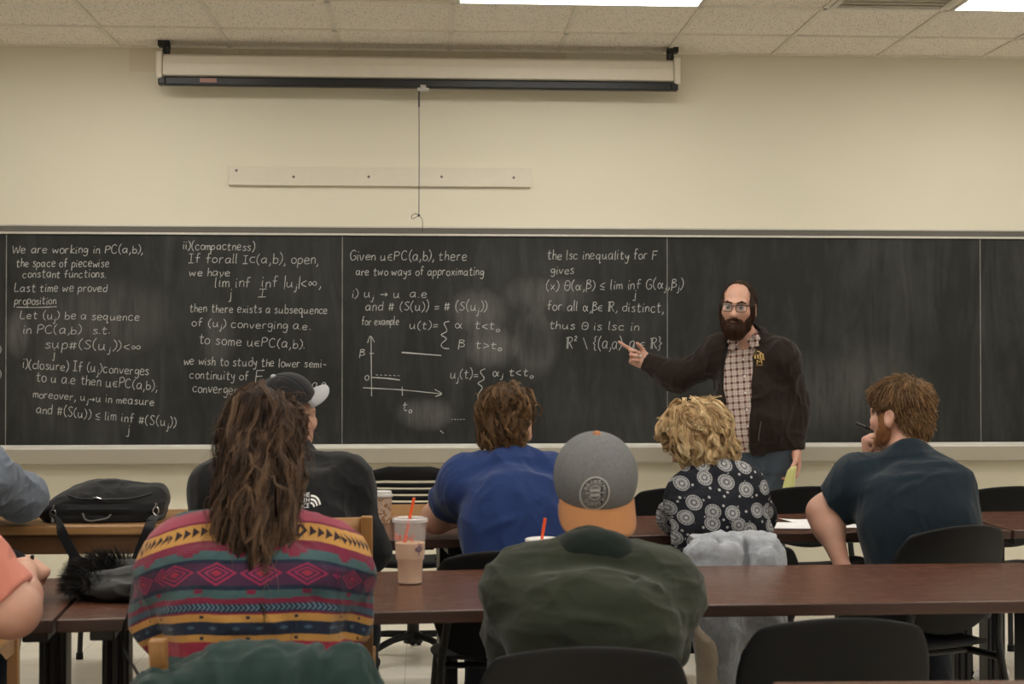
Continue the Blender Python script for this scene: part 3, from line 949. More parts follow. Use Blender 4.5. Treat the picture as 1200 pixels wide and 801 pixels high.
# first row
tD = dark_table((275, 636), (560, 630.5), .66, 'walnut table section under the bare forearm of the blue shirt man', inset=.07)
tE = dark_table((563, 630), (1185, 620.9), .66, 'walnut table with white papers between the blonde woman and the navy shirt man', inset=.06)
tF = dark_table((1188, 620.8), (1600, 617.5), .66, 'walnut table end at the right edge behind the navy shirt man', inset=.05)
oak_table((-330, 617.5), (266, 614.3), .60, 'oak table carrying the black messenger bag')
oak_table((340, 605.5), (540, 604), .50, 'small light oak table carrying the blue book behind the first walnut row')
# third row, only its far edge shows
pa = atz(905, 798.5, TH); pb = atz(1400, 794, TH)
d = pb - pa; rz = math.atan2(d.y, d.x)
t = thing('table', 'walnut table cut off by the bottom edge of the picture', 'table', (pa.x + .66 * math.sin(rz), pa.y - .66 * math.cos(rz), 0), rz, 'walnut tables')
top = MB().box((0, 0, TH - .032), (1.5, .66, TH)).build('tabletop', [WALNUT, WALEDGE], t, bevel=.004, seg=3)
for p in top.data.polygons:
    if abs(p.normal.z) < .5: p.material_index = 1
for s in (.16, 1.34):
    leg = MB().box((s - .034, .28, .06), (s + .034, .38, TH - .032)).build('leg', BLACKM, t, bevel=.006)
    MB().box((s - .032, .04, 0), (s + .032, .62, .062)).build('foot', BLACKM, leg, bevel=.01)


# ------------------------------------------------------------------ chairs
def rounded(u, v, q=.62):
    """square -> rounded rectangle, u and v in -1..1"""
    return u * ((1 - q) + q * math.sqrt(max(0, 1 - v * v / 2))), v * ((1 - q) + q * math.sqrt(max(0, 1 - u * u / 2)))


def shell_proto(label, kind='high'):
    tall = kind != 'short'; cz = {'high': .69, 'low': .635, 'short': .70}[kind]
    t = thing('chair', label, 'chair', (0, 0, 0), 0, 'black moulded chairs')
    def back(a, b):
        x, z = rounded(2 * a - 1, 2 * b - 1)
        drop = -.03 * (1 - (z + 1) / 2) * (1 - x * x)
        return Vector((.225 * x, -.225 + .055 * x * x - .045 * z - .012 * z * z, cz + (.165 if tall else .125) * z + drop))
    MB().grid(back, 16, 14).build('backrest', BLACKP, t, solid=.014, sub=1, offset=0)
    def seat(a, b):
        x, y = rounded(2 * a - 1, 2 * b - 1)
        return Vector((.225 * x, .205 * y + .0, .432 + .012 * x * x + (.030 if tall else .08) * max(0, -y) ** 3 * (1 if tall else .4 + .6 * x * x) - .03 * max(0, y) ** 3 * 1.0 + .006))
    MB().grid(seat, 14, 14).build('seat', BLACKP, t, solid=.014, sub=1, offset=0)
    for s in (-1, 1):
        m = MB(); m.tube(catmull([(s * .172, -.225, .575), (s * .18, -.215, .52), (s * .19, -.205, .455), (s * .20, -.235, .30), (s * .225, -.30, .012)], 5), .0125, 10)
        r = m.build('leg', BLACKM, t)
        MB().lathe([(0, 0), (.017, 0), (.016, .03), (0, .03)], 12, M=Matrix.Translation((s * .225, -.30, 0))).build('glide', BLACKP, r)
        m = MB(); m.tube(catmull([(s * .19, -.205, .415), (s * .19, .05, .412), (s * .19, .165, .41), (s * .205, .20, .36), (s * .225, .235, .012)], 5), .0125, 10)
        r = m.build('leg', BLACKM, t)
        MB().lathe([(0, 0), (.017, 0), (.016, .03), (0, .03)], 12, M=Matrix.Translation((s * .225, .235, 0))).build('glide', BLACKP, r)
    MB().tube([(-.19, -.06, .412), (.19, -.06, .412)], .010, 8).build('crossbar', BLACKM, t)
    MB().tube([(-.19, .12, .410), (.19, .12, .410)], .010, 8).build('crossbar', BLACKM, t)
    return t


def place_shell(px, py, Yb, rz, label):
    """px, py is the top middle of the back, Yb its depth"""
    p = at(px, py, Yb); a = math.radians(rz)
    return p.x + -.27 * math.sin(a), p.y + .27 * math.cos(a)


CH = [(990, 725, 3.17, 0, 'empty black moulded chair in front, alone at the bottom right'),
      (689, 757, 2.88, 0, 'black moulded chair holding the man in the olive jacket'),
      (1131, 606, 4.46, 20, 'black moulded chair holding the man in the navy shirt'),
      (592, 654, 4.36, 0, 'black moulded chair holding the man in the royal blue shirt'),
      (864, 638, 4.54, -2, 'black moulded chair under the grey fleece jacket'),
      (800, 574, 6.25, 10, 'black moulded chair in front of the blonde woman, beyond her table'),
      (953, 569, 6.25, -3, 'black moulded chair beyond the white papers, left of the navy shirt man'),
      (1190, 567.5, 6.2, 4, 'black moulded chair beyond the table at the right edge'),
      (132, 577, 6.3, 3, 'black moulded chair beyond the oak table, mostly behind the messenger bag')]
PROTO = {}
for px, py, Yb, rz, lb in CH:
    x, y = place_shell(px, py, Yb, rz, lb)
    kind = 'short' if Yb > 5.5 else 'high' if 'navy shirt' in lb else 'low'
    if kind in PROTO: t = copy_tree(PROTO[kind])
    else: t = PROTO[kind] = shell_proto(lb, kind)
    t.location = (x, y, 0); t.rotation_euler = (0, 0, math.radians(rz)); t['label'] = lb


def oak_chair(x, y, rz, label, top=.90, w=.20, ear=0.0):
    t = thing('chair', label, 'chair', (x, y, 0), math.radians(rz), 'oak chairs')
    for s in (-1, 1):
        m = MB()
        pts = [(s * w, -.235, 0), (s * w, -.20, .42), (s * w, -.215, .60), (s * w, -.265, top + (ear if s < 0 else 0))]
        for p, q in zip(pts[:-1], pts[1:]): m.add([(p[0] + a * .017, p[1] + b * .019, p[2]) for a, b in ((-1, -1), (1, -1), (1, 1), (-1, 1))] + [(q[0] + a * .017, q[1] + b * .019, q[2]) for a, b in ((-1, -1), (1, -1), (1, 1), (-1, 1))],
                                              [(i, (i + 1) % 4, (i + 1) % 4 + 4, i + 4) for i in range(4)] + [(3, 2, 1, 0), (4, 5, 6, 7)])
        m.build('rear_leg', OAKC, t, bevel=.004)
        MB().box((s * (w - .005) - .018, .15, 0), (s * (w - .005) + .018, .186, .42)).build('front_leg', OAKC, t, bevel=.004)
        MB().box((s * (w - .005) - .011, -.19, .36), (s * (w - .005) + .011, .16, .415)).build('side_rail', OAKC, t, bevel=.003)
    def rail(z0, z1):
        m = MB()
        def f(u, v):
            xx = (2 * u - 1) * (w - .012); z = z0 + (z1 - z0) * v
            return Vector((xx, -.21 - .055 * max(0, (z - .6) / .3) - .022 * (1 - (2 * u - 1) ** 2), z))
        return m.grid(f, 12, 4).build('back_rail', OAKC, t, solid=.018, offset=0)
    rail(top - .16, top - .005); rail(.52, .575)
    def seat(a, b):
        u, v = 2 * a - 1, 2 * b - 1
        return Vector((u * (w + .012), .0 + .20 * v, .432 - .010 * (1 - u * u) * (1 - v * v)))
    MB().grid(seat, 10, 10).build('seat', OAKC, t, solid=.022, bevel=.004)
    MB().box((-w + .02, .155, .36), (w - .02, .178, .415)).build('front_rail', OAKC, t, bevel=.003)
    return t


p = at(350, 640, 4.5); oak_chair(p.x + .01, p.y + .10, 0, 'oak chair holding the man in the black fleece jacket', .905, .205)
p = at(296, 740, 3.05); oak_chair(p.x, p.y + .23, 0, 'oak chair under the dark green jacket', .733, .188, .062)
p = at(29, 770, 3.12); oak_chair(p.x - .20, p.y + .19, 8, 'oak chair holding the salmon shirt person', .61, .20, .14)
p = at(-70, 640, 4.95); oak_chair(p.x, p.y + .0, 0, 'oak chair holding the grey shirt person at the left edge', .86, .2)

# swivel chair with a slotted back, beyond the small oak table
p = at(484, 545, 6.62)
t = thing('office_chair', 'black swivel chair with a slotted back and star base beyond the blue book', 'chair', (p.x, p.y + .12, 0), math.radians(-4))
zt = p.z
def slatted(z0, z1):
    m = MB()
    def f(u, v):
        x = 2 * u - 1; z = z0 + (z1 - z0) * v
        k = max(0, (z - (zt - .10)) / .10); hw = .222 * (1 - .16 * k ** 3)
        zz = z - .025 * k * max(0, abs(x) - .5) * 2
        return Vector((hw * x, -.20 + .05 * x * x - .02 * (z - .6), zz))
    return m.grid(f, 16, 2)
slatted(zt - .062, zt).build('backrest', BLACKP, t, solid=.02, offset=0, bevel=.004)
for i in range(6):
    z1 = zt - .074 - .029 * i
    slatted(z1 - .019, z1).build('slat', BLACKP, t, solid=.014, offset=0)
for s in (-1, 1):
    MB().tube(catmull([(s * .213, -.155, zt - .05), (s * .212, -.155, zt - .26), (s * .19, -.15, zt - .34), (s * .12, -.1, .46)], 5), .016, 8, flat=(1, .7)).build('back_post', BLACKP, t)
def seat(a, b):
    x, y = rounded(2 * a - 1, 2 * b - 1)
    return Vector((.235 * x, .03 + .21 * y, .46 + .015 * x * x - .03 * max(0, y) ** 3))
MB().grid(seat, 12, 12).build('seat', BLACKP, t, solid=.03, sub=1)
MB().lathe([(.0, .44), (.045, .44), (.045, .40), (.028, .39), (.028, .12), (.045, .115), (.045, .07), (0, .07)], 18).build('gas_lift', BLACKM, t)
for i in range(5):
    a = math.radians(72 * i + 20); ca, sa = math.cos(a), math.sin(a)
    arm = MB().tube(catmull([(ca * .03, sa * .03, .105), (ca * .16, sa * .16, .10), (ca * .29, sa * .29, .072)], 4), [.022, .021, .02, .019, .018, .018, .017, .017, .016], 8, flat=(1, .8)).build('base_arm', BLACKP, t)
    m = MB(); Mx = Matrix.Translation((ca * .29, sa * .29, .027)) @ Matrix.Rotation(a, 4, 'Z') @ Matrix.Rotation(PI / 2, 4, 'X')
    m.lathe([(0, -.026), (.024, -.026), (.027, -.02), (.027, -.006), (.014, -.004), (.014, .004), (.027, .006), (.027, .02), (.024, .026), (0, .026)], 16, M=Mx)
    m.tube([(ca * .29, sa * .29, .03), (ca * .29, sa * .29, .075)], .007, 8)
    m.build('caster', BLACKP, arm)
# ------------------------------------------------------------------ people: shared tools
def skin_mat(name, col, red=0.12):
    k = Mat(name, col, 0.5, 0, 0.4)
    n = k.noise(22, 4); f = k.noise(9, 3)
    a = k.mix(n, tuple(c * 0.90 for c in col), tuple(min(1, c * 1.08) for c in col))
    k.color(k.mix((f - 0.45).clamp() * (red * 10), a, (col[0] * 0.98, col[1] * 0.70, col[2] * 0.66)))
    k.b.inputs['Subsurface Weight'].default_value = 0.12
    k.b.inputs['Subsurface Radius'].default_value = (0.9, 0.35, 0.2)
    k.b.inputs['Subsurface Scale'].default_value = 0.008
    k.bump(k.noise(420, 2), 0.12, 0.0006)
    return k.m


def hair_mat(name, dark, mid, light, rough=0.5):
    k = Mat(name, mid, rough, 0, 0.2)
    a = k.attr('tone')
    sx = k.node('ShaderNodeSeparateXYZ'); k.link(a.outputs['Vector'], sx.inputs[0])
    k.color(k.ramp(sx.outputs[0], [(0.0, dark), (0.45, mid), (1.0, light)]))
    k.b.inputs['Anisotropic'].default_value = 0.4
    return k.m


def headR(yaw, pitch=0, roll=0):
    y, p, r = (math.radians(a) for a in (yaw, pitch, roll))
    return (Matrix.Rotation(y, 3, 'Z') @ Matrix.Rotation(-p, 3, 'X') @ Matrix.Rotation(r, 3, 'Y'))


def npR(R): return [[R[i][j] for j in range(3)] for i in range(3)]


def head_prims(c, R, s=1.0, nose=1.0):
    c = Vector(c); A = npR(R)
    w = lambda x, y, z: c + R @ Vector((x * s, y * s, z * s))
    e = lambda x, y, z, rr, k=.02: ell(w(x, y, z), tuple(q * s for q in rr), A, k)
    P = [e(0, -.012, .028, (.077, .099, .092)), e(0, .034, -.035, (.061, .064, .085), .03), e(0, .046, -.082, (.045, .048, .036), .03),
         e(0, .082, -.103, (.020, .018, .016), .02), e(0, .082, .022, (.052, .022, .013), .02),
         e(-.031, .0925, .0095, (.0165, .0105, .0075), .003), e(.031, .0925, .0095, (.0165, .0105, .0075), .003), e(-.031, .0905, -.0075, (.0155, .0105, .0060), .003), e(.031, .0905, -.0075, (.0155, .0105, .0060), .003),
         e(-.042, .066, -.024, (.024, .026, .022), .02), e(.042, .066, -.024, (.024, .026, .022), .02),
         cone(w(0, .092, .008), w(0, .116 * nose, -.034), .008 * s, .013 * s, .012), e(-.012, .100, -.036, (.010, .011, .009), .01), e(.012, .100, -.036, (.010, .011, .009), .01),
         e(0, .094, -.062, (.024, .010, .0055), .008), e(0, .092, -.072, (.021, .010, .0065), .008)]
    for q in (-1, 1):
        Re = R @ Matrix.Rotation(math.radians(-14 * q), 3, 'Z') @ Matrix.Rotation(math.radians(12), 3, 'X')
        P.append(ell(w(q * .079, -.012, -.012), (.010 * s, .021 * s, .033 * s), npR(Re), .008))
        P.append(ell(w(q * .077, -.006, -.038), (.008 * s, .011 * s, .013 * s), A, .008))
        P.append(dict(ell(w(q * .090, -.008, -.008), (.008 * s, .011 * s, .019 * s), npR(Re), .006), neg=True))
        P.append(dict(ell(w(q * .031, .101, .001), (.017 * s, .013 * s, .011 * s), A, .010), neg=True))
        P.append(e(q * .031, .0865, .001, (.0135, .0135, .0115), .004))
    return P


def hand_prims(wr, d, nrm, side, curl=(7, 7, 8, 9), s=1.0, spread=5, thumb=(35, 25), index_up=None):
    """wr wrist, d towards the fingers, nrm out of the palm; side +1 right hand, -1 left; curl per joint in degrees"""
    d = Vector(d).normalized(); n = Vector(nrm); n = (n - d * n.dot(d)).normalized()
    x = d.cross(n) * side          # towards the thumb side
    wr = Vector(wr)
    R = Matrix((x, d, n)).transposed(); A = npR(R)
    w = lambda a, b, c: wr + x * (a * s) + d * (b * s) + n * (c * s)
    P = [ell(w(0, .012, 0), (.027 * s, .028 * s, .020 * s), A, .02), rbox(w(.0, .048, 0), (.039 * s, .042 * s, .013 * s), A, .011 * s, .02),
         ell(w(.026, .030, .010), (.018 * s, .032 * s, .016 * s), A, .015), ell(w(-.026, .036, .008), (.014 * s, .034 * s, .013 * s), A, .015)]
    L = ((.044, .026, .021), (.048, .030, .023), (.045, .028, .022), (.034, .021, .019))
    for i in range(4):
        px = .029 - .0193 * i
        base = w(px, .084 - (.004, 0, .004, .014)[i], 0)
        a = math.radians((1.5 - i) * spread)
        f = d * math.cos(a) + x * math.sin(a); up = n
        p = base; ang = 0.0; r = (.0095, .0097, .0092, .0080)[i] * s
        cl = curl[i] if isinstance(curl[i], tuple) else (curl[i], curl[i] * 1.1, curl[i] * 0.7)
        for j in range(3):
            ang += math.radians(cl[j])
            q = p + (f * math.cos(ang) + up * math.sin(ang)) * (L[i][j] * s)
            P.append(cone(p, q, r * (1 - .08 * j), r * (.92 - .09 * j), .0045 if j else .009)); p = q
    p = w(.024, .018, .006); t0, t1 = math.radians(thumb[0]), math.radians(thumb[1])
    q = p + (x * math.sin(t0 + .35) + d * math.cos(t0 + .35) + n * math.sin(t1) * .6).normalized() * (.042 * s)
    P.append(cone(p, q, .0145 * s, .0115 * s, .012))
    v = (x * math.sin(t0) + d * math.cos(t0) + n * math.sin(t1) * 1.0).normalized(); r_ = q + v * (.030 * s)
    P.append(cone(q, r_, .0112 * s, .0098 * s, .005))
    v = (x * math.sin(t0 - .3) + d * math.cos(t0 - .3) + n * math.sin(t1) * 1.3).normalized()
    P.append(cone(r_, r_ + v * (.024 * s), .0098 * s, .0075 * s, .005))
    return P


def strands(vol, flow, n, length, steps, rad, curl, freq, lift, seed, root_ok=None, free=None, tone=(0.0, 1.0), fuzz=0.3, kids=1, cr=.004, coh=0.0, avoid=()):
    """hair laid over a volume: every strand follows flow(p, normal) along the surface"""
    V, F = vol
    bv = BVHTree.FromPolygons([tuple(map(float, p)) for p in V], [tuple(map(int, f)) for f in F])
    rng = random.Random(seed); VV, FF, TT = [], [], []
    base = 0; nf = len(F); tries = 0; made = 0
    while made < n and tries < n * 6:
        tries += 1
        f = F[rng.randrange(nf)]; a, b = rng.random(), rng.random()
        p = Vector(V[f[0]]) * ((1 - a) * (1 - b)) + Vector(V[f[1]]) * (a * (1 - b)) + Vector(V[f[2]]) * (a * b) + Vector(V[f[3]]) * ((1 - a) * b)
        if root_ok and not root_ok(p): continue
        made += 1
        Ls = length * rng.uniform(.6, 1.2); st = Ls / steps
        ph, am, fr = (rng.uniform(0, 6.28) if not coh else 6.28 * math.sin(p.x * coh + 2 * p.z * coh) + rng.uniform(-.6, .6)), curl * rng.uniform(.4, 1.3), freq * rng.uniform(.8, 1.2)
        lf = lift * rng.uniform(.1, 1.3); tn = rng.uniform(*tone)
        jit = Vector((rng.gauss(0, 1), rng.gauss(0, 1), rng.gauss(0, 1))) * fuzz * .3
        pts, nr = [], []
        q = p.copy()
        for i in range(steps + 1):
            loc, nm, _, _ = bv.find_nearest(q)
            if loc is None: break
            s_ = i / steps
            if free is None or not free(q, s_): q = loc + nm * (lf * (.15 + s_))
            t = flow(q, nm, s_) + jit * s_
            t = t - nm * t.dot(nm) * (.8 if free is None else .4)
            if t.length < 1e-6: t = Vector((0, 0, -1))
            t.normalize()
            side = t.cross(nm)
            if side.length > 1e-6: side.normalize()
            pts.append(q + side * (am * math.sin(ph + fr * s_ * Ls * 60)) + nm * (am * .6 * (1 + math.cos(ph + fr * s_ * Ls * 60))))
            nr.append(nm)
            q = q + t * st
        m = len(pts)
        if m < 3 or any((x - c_).length < r_ for c_, r_ in avoid for x in pts): continue
        for kid in range(kids):
            r0 = rad * rng.uniform(.6, 1.3); oa, ob = (rng.gauss(0, cr), rng.gauss(0, cr * .6)) if kids > 1 else (0, 0)
            tk = tn + (rng.uniform(-.18, .18) if kids > 1 else 0); mk = m if kids == 1 else max(3, m - rng.choice((0, 0, 0, 1, 2)))
            for i in range(mk):
                t = (pts[min(i + 1, m - 1)] - pts[max(i - 1, 0)]); t = t.normalized() if t.length > 1e-9 else Vector((0, 0, 1))
                u = t.cross(nr[i]); u = u.normalized() if u.length > 1e-6 else t.orthogonal().normalized()
                w = u.cross(t); r = r0 * (1 - .75 * (i / (mk - 1)) ** 2)
                q = pts[i] + u * (oa * (1 - .35 * i / m)) + w * (abs(ob) * (1 if w.dot(nr[i]) > 0 else -1))
                for k in range(3):
                    an = 2 * PI * k / 3
                    VV.append(q + u * (r * math.cos(an)) + w * (r * .7 * math.sin(an)))
                    TT.append((min(1, max(0, tk * (.55 + .45 * i / (mk - 1)))), i / (mk - 1), tk))
            for i in range(mk - 1):
                for k in range(3):
                    FF.append((base + i * 3 + k, base + i * 3 + (k + 1) % 3, base + (i + 1) * 3 + (k + 1) % 3, base + (i + 1) * 3 + k))
            base += mk * 3
    return np.array([tuple(v) for v in VV], dtype=np.float32), np.array(FF, dtype=np.int64), np.array(TT, dtype=np.float32)


def hair(name, root, origin, vol, sets, mat, base_tone=0.12, zmin=None):
    V, F = vol; T = np.zeros((len(V), 3), np.float32)
    T[:, 0] = base_tone + 0.12 * vnoise(V * np.float32(90), 3)
    Vs, Fs, Ts = [V], [F], [T]; b = len(V)
    for a in sets:
        v, f, t = strands(vol, **a)
        if len(v) == 0: continue
        Vs.append(v); Fs.append(f + b); Ts.append(t); b += len(v)
    if zmin is not None:
        for v in Vs: v[:, 2] = np.maximum(v[:, 2], zmin)
    return mesh_np(name, np.concatenate(Vs), np.concatenate(Fs), mat, root, origin, attrs={'tone': np.concatenate(Ts)})


def decal_text(body, size):
    cu = bpy.data.curves.new('t', 'FONT'); cu.body = body; cu.size = size; cu.align_x = 'CENTER'; cu.align_y = 'CENTER'; cu.resolution_u = 3
    o = bpy.data.objects.new('t', cu); COL.objects.link(o)
    dg = bpy.context.evaluated_depsgraph_get(); dg.update(); me = o.evaluated_get(dg).to_mesh()
    vs = [Vector((v.co.x, v.co.y)) for v in me.vertices]; fs = [tuple(p.vertices) for p in me.polygons]
    o.evaluated_get(dg).to_mesh_clear(); COL.objects.unlink(o); bpy.data.objects.remove(o); bpy.data.curves.remove(cu)
    return vs, fs


def ring2d(r0, r1, n=40, a0=0, a1=360):
    vs, fs = [], []
    for i in range(n + 1):
        a = math.radians(a0 + (a1 - a0) * i / n)
        vs += [Vector((r0 * math.cos(a), r0 * math.sin(a))), Vector((r1 * math.cos(a), r1 * math.sin(a)))]
    for i in range(n): fs.append((2 * i, 2 * i + 1, 2 * i + 3, 2 * i + 2))
    return vs, fs


def rect2d(x0, y0, x1, y1, n=1):
    vs = []; fs = []
    for j in range(n + 1):
        for i in range(n + 1): vs.append(Vector((x0 + (x1 - x0) * i / n, y0 + (y1 - y0) * j / n)))
    for j in range(n):
        for i in range(n): fs.append((j * (n + 1) + i, j * (n + 1) + i + 1, (j + 1) * (n + 1) + i + 1, (j + 1) * (n + 1) + i))
    return vs, fs


def decal(name, pieces, target, o, xa, ya, mat, parent, origin, off=.0012):
    """lay flat pieces [(verts2d, faces)] onto a target (V, F) mesh; o world point, xa and ya world axes"""
    xa, ya = Vector(xa).normalized(), Vector(ya).normalized(); n = xa.cross(ya)
    bv = BVHTree.FromPolygons([tuple(map(float, p)) for p in target[0]], [tuple(map(int, f)) for f in target[1]])
    m = MB()
    for vs, fs in pieces:
        out = []
        for v in vs:
            p = Vector(o) + xa * v.x + ya * v.y
            h, nm, _, _ = bv.ray_cast(p + n * .4, -n, .9)
            if h is None: h = bv.find_nearest(p)[0]
            out.append(h + n * off - Vector(origin))
        m.add(out, fs)
    return m.build(name, mat, parent, smooth=False)


def seg_cut(p, q, t):
    """keep the side of p: plane across the bone p-q at fraction t"""
    p, q = Vector(p), Vector(q); n = (q - p).normalized(); c = p.lerp(q, t)
    return (tuple(c), tuple(n))


class Body:
    """joints in world space -> skin, garments"""
    def __init__(s, **j):
        s.__dict__.update(j)
        for k in ('pelvis', 'c7', 'shL', 'shR', 'elL', 'elR', 'wrL', 'wrR', 'head'): setattr(s, k, Vector(getattr(s, k)))
        if not j.get('standing'):
            s.pelvis.z = .572
            for a_ in j.get('rest', ()): v_ = getattr(s, a_); v_.z = max(v_.z, TH + j.get('lift', .06) + (.026 if a_[0] == 'w' else .006))
            for a_, q in (('wrL', -1), ('wrR', 1)):
                if a_ in j.get('lap', ()): setattr(s, a_, s.pelvis + Vector((q * .10, .19, .11)))
        s.g = j.get('g', 1.0); s.arm = j.get('arm', 1.0)
        s.up = (s.c7 - s.pelvis).normalized(); s.L = (s.c7 - s.pelvis).length
        r = s.shR - s.shL; s.rt = (r - s.up * r.dot(s.up)).normalized(); s.fw = s.up.cross(s.rt)
        s.neck_top = s.head + s.R @ Vector((0, -.022, -.055))
        s.z = j.get('floor', 0)
        if 'knL' not in j:
            for q, n_ in ((-1, 'L'), (1, 'R')):
                h = s.pelvis + s.rt * (q * .092) + Vector((0, 0, -.0))
                setattr(s, 'hip' + n_, h)
                kn = h + Vector((q * .04 + j.get('kx', 0), .42, .015)); setattr(s, 'kn' + n_, kn)
                setattr(s, 'an' + n_, Vector((kn.x + q * .01, kn.y - .12, .10)))
        else:
            for q, n_ in ((-1, 'L'), (1, 'R')): setattr(s, 'hip' + n_, s.pelvis + s.rt * (q * .092))
            s.knL, s.knR, s.anL, s.anR = (Vector(x) for x in (s.knL, s.knR, s.anL, s.anR))
    def stations(s, off):
        g, L = s.g, s.L; b = getattr(s, 'belly', 0); sl = getattr(s, 'slouch', .02)
        sw = ((s.shR - s.shL).length / 2)
        st = [(-.13 if getattr(s, 'standing', 0) else -.08, 0, 0, .150 * g, .105), (-.04, 0, -.005, .168 * g, .118), (.10 * L, 0, -.004, .165 * g, .116 + b), (.30 * L, 0, -sl * .6, .156 * g, .113 + b),
              (.52 * L, 0, -sl * 1.1, .166 * g, .118 + b * .5), (.70 * L, 0, -sl * 1.1, max(.15 * g, sw * .86), .118), (.84 * L, 0, -sl * .8, max(.14 * g, sw * .80), .104), (.94 * L, 0, -sl * .3, sw * .55, .080), (1.0 * L, 0, 0, .075, .062)]
        return [(t, a, f, w + off, d + off) for (t, a, f, w, d) in st]
    def torso(s, off=0.0, lo=None, k=.05):
        st = s.stations(off)
        return loft(s.pelvis, s.up, s.rt, st, k, p=2.08)
    def traps(s, off=0.0):
        m = s.c7 + s.up * .015
        return [cone(m, s.shL, .050 + off, .052 + off, .05), cone(m, s.shR, .050 + off, .052 + off, .05)]
    def upper(s, S, off=0.0, cuts=(), k=.045):
        a = s.arm; return cone(getattr(s, 'sh' + S), getattr(s, 'el' + S), .060 * a + off, .046 * a + off, .06, cuts=cuts)
    def delt(s, S, off=0.0):
        return ell(getattr(s, 'sh' + S), (.066 * s.arm + off,) * 3, None, .075)
    def fore(s, S, off=0.0, cuts=(), k=.03):
        e, w = getattr(s, 'el' + S), getattr(s, 'wr' + S); a = s.arm
        m = e.lerp(w, .3)
        return [cone(e, m, .044 * a + off, .046 * a + off, .06, cuts=cuts), cone(m, w, .046 * a + off, .029 + off, k, cuts=cuts)]
    def legs(s, off=0.0):
        P = []
        for q in 'LR':
            h, kn, an = (getattr(s, x + q) for x in ('hip', 'kn', 'an'))
            P += [cone(h, kn, .088 * s.g ** .5 + off, .060 + off, .04), cone(kn, kn.lerp(an, .35), .058 + off, .056 + off, .04), cone(kn.lerp(an, .35), an, .056 + off, .038 + off, .03)]
        return P
    def skin_prims(s):
        P = [s.torso(-.006)] + s.traps(-.006)
        P.append(cone(s.c7 + s.fw * .012 - s.up * .02, s.neck_top, s.__dict__.get('neck', .060), .054, .03))
        for q in 'LR': P += [s.delt(q, -.006), s.upper(q, -.003)] + s.fore(q, -.002)
        P += s.legs(-.008)
        for q in 'LR':
            an = getattr(s, 'an' + q); f = s.foot_dir(q)
            P.append(cone(an + Vector((0, 0, -.05)), an + f * .12 + Vector((0, 0, -.075)), .03, .022, .02))
        return P + head_prims(s.head, s.R, s.__dict__.get('hs', 1.0))
    def foot_dir(s, q):
        return Vector(s.__dict__.get('foot', (0, 1, 0))).normalized()


def make_body(root, b, hands, skin, h=.005, extra=()):
    V, F = sculpt(b.skin_prims() + hands + list(extra), h)
    V = smooth_verts(V, F, 1, .35)
    o = mesh_np('body', V, F, skin, root, root.location)
    return V, F


def shoe(root, b, q, mat, sole_mat):
    an = getattr(b, 'an' + q); f = b.foot_dir(q); r = Vector((f.y, -f.x, 0)); R = npR(Matrix((r, f, Vector((0, 0, 1)))).transposed())
    g = Vector((an.x, an.y, 0))
    w = lambda y, z, x=0: g + f * y + r * x + Vector((0, 0, z))
    P = [ell(w(.0, .05), (.042, .062, .06), R, .03), ell(w(.09, .045), (.046, .085, .042), R, .03), ell(w(.155, .036), (.044, .055, .03), R, .02), cone(w(-.01, .06), w(-.015, .115), .046, .044, .03)]
    V, F = sculpt(P, .006, post_cuts=((w(0, .018), (0, 0, -1)), (w(0, .118), (0, 0, 1))))
    o = mesh_np('shoe', V, F, mat, root, root.location)
    P = [ell(w(.02, .012), (.044, .075, .03), R, .03), ell(w(.12, .012), (.048, .085, .03), R, .03)]
    V, F = sculpt(P, .006, post_cuts=((w(0, .022), (0, 0, 1)), (w(0, .0), (0, 0, -1))))
    mesh_np('sole', V, F, sole_mat, o)
    o.children[0].location = -Vector(root.location)


def garment(name, root, prims, mat, h=.006, carve=(), cuts=(), fold=None, lines=(), attrs=None, it=1, parent=None, seed=0):
    V, F = sculpt(prims, h, post_cuts=cuts, carve=carve)
    V = smooth_verts(V, F, it, .4)
    N = vnormals(V, F)
    for (amp, sc, sd, sh) in (fold or ()):
        V = folds(V, N, amp, sc, seed=sd, sharp=sh); N = vnormals(V, F)
    if lines: V = drag(V, N, lines)
    V = V.astype(np.float32)
    at_ = attrs(V) if attrs else None
    o = mesh_np(name, V, F, mat, parent or root, root.location, attrs=at_)
    if parent is not None: o.location = (0, 0, 0)
    return (V, F), o


JEANS = cloth('blue_denim', (0.035, 0.05, 0.085), .3, 700, .3, .9, 30)
DARKJ = cloth('dark_trousers', (0.016, 0.018, 0.024), .25, 700, .3, .9, 30)
SHOEM = plain('shoe_dark', (0.02, 0.02, 0.022), .6)
SOLEM = plain('shoe_sole', (0.35, 0.34, 0.31), .7)


def lower_half(root, b, mat):
    st = [x for x in b.stations(.004) if x[0] < .22 * b.L]
    P = [loft(b.pelvis, b.up, b.rt, st, .05)] + b.legs(.008)
    garment('trousers', root, P, mat, .008, fold=[(.006, (9, 9, 9), 4, 1.6)],
            cuts=((b.anL - Vector((0, 0, .02)), (0, 0, -1)),))
    for q in 'LR': shoe(root, b, q, SHOEM, SOLEM)


def collar_ring(b, r=.064, tube=.007, tilt=0.0, dz=0.0, k=.012):
    c = b.c7 + b.fw * .012 + b.up * dz; P = []
    ax = ((b.neck_top - b.c7).normalized() + b.up * 1.2).normalized()
    u = b.rt; f = ax.cross(u).normalized() * 1.0
    pts = [c + u * (r * math.cos(a)) + f * (r * math.sin(a)) + ax * (tilt * math.sin(a)) for a in (2 * PI * i / 16 for i in range(17))]
    return [cone(pts[i], pts[i + 1], tube, tube, k) for i in range(16)]


def neck_hole(b, r=.062, dz=.0):
    ax = ((b.neck_top - b.c7).normalized() + b.up * .6).normalized()
    return cone(b.c7 + b.fw * .012 + ax * dz, b.c7 + b.fw * .02 + ax * .3, r, r, .008)


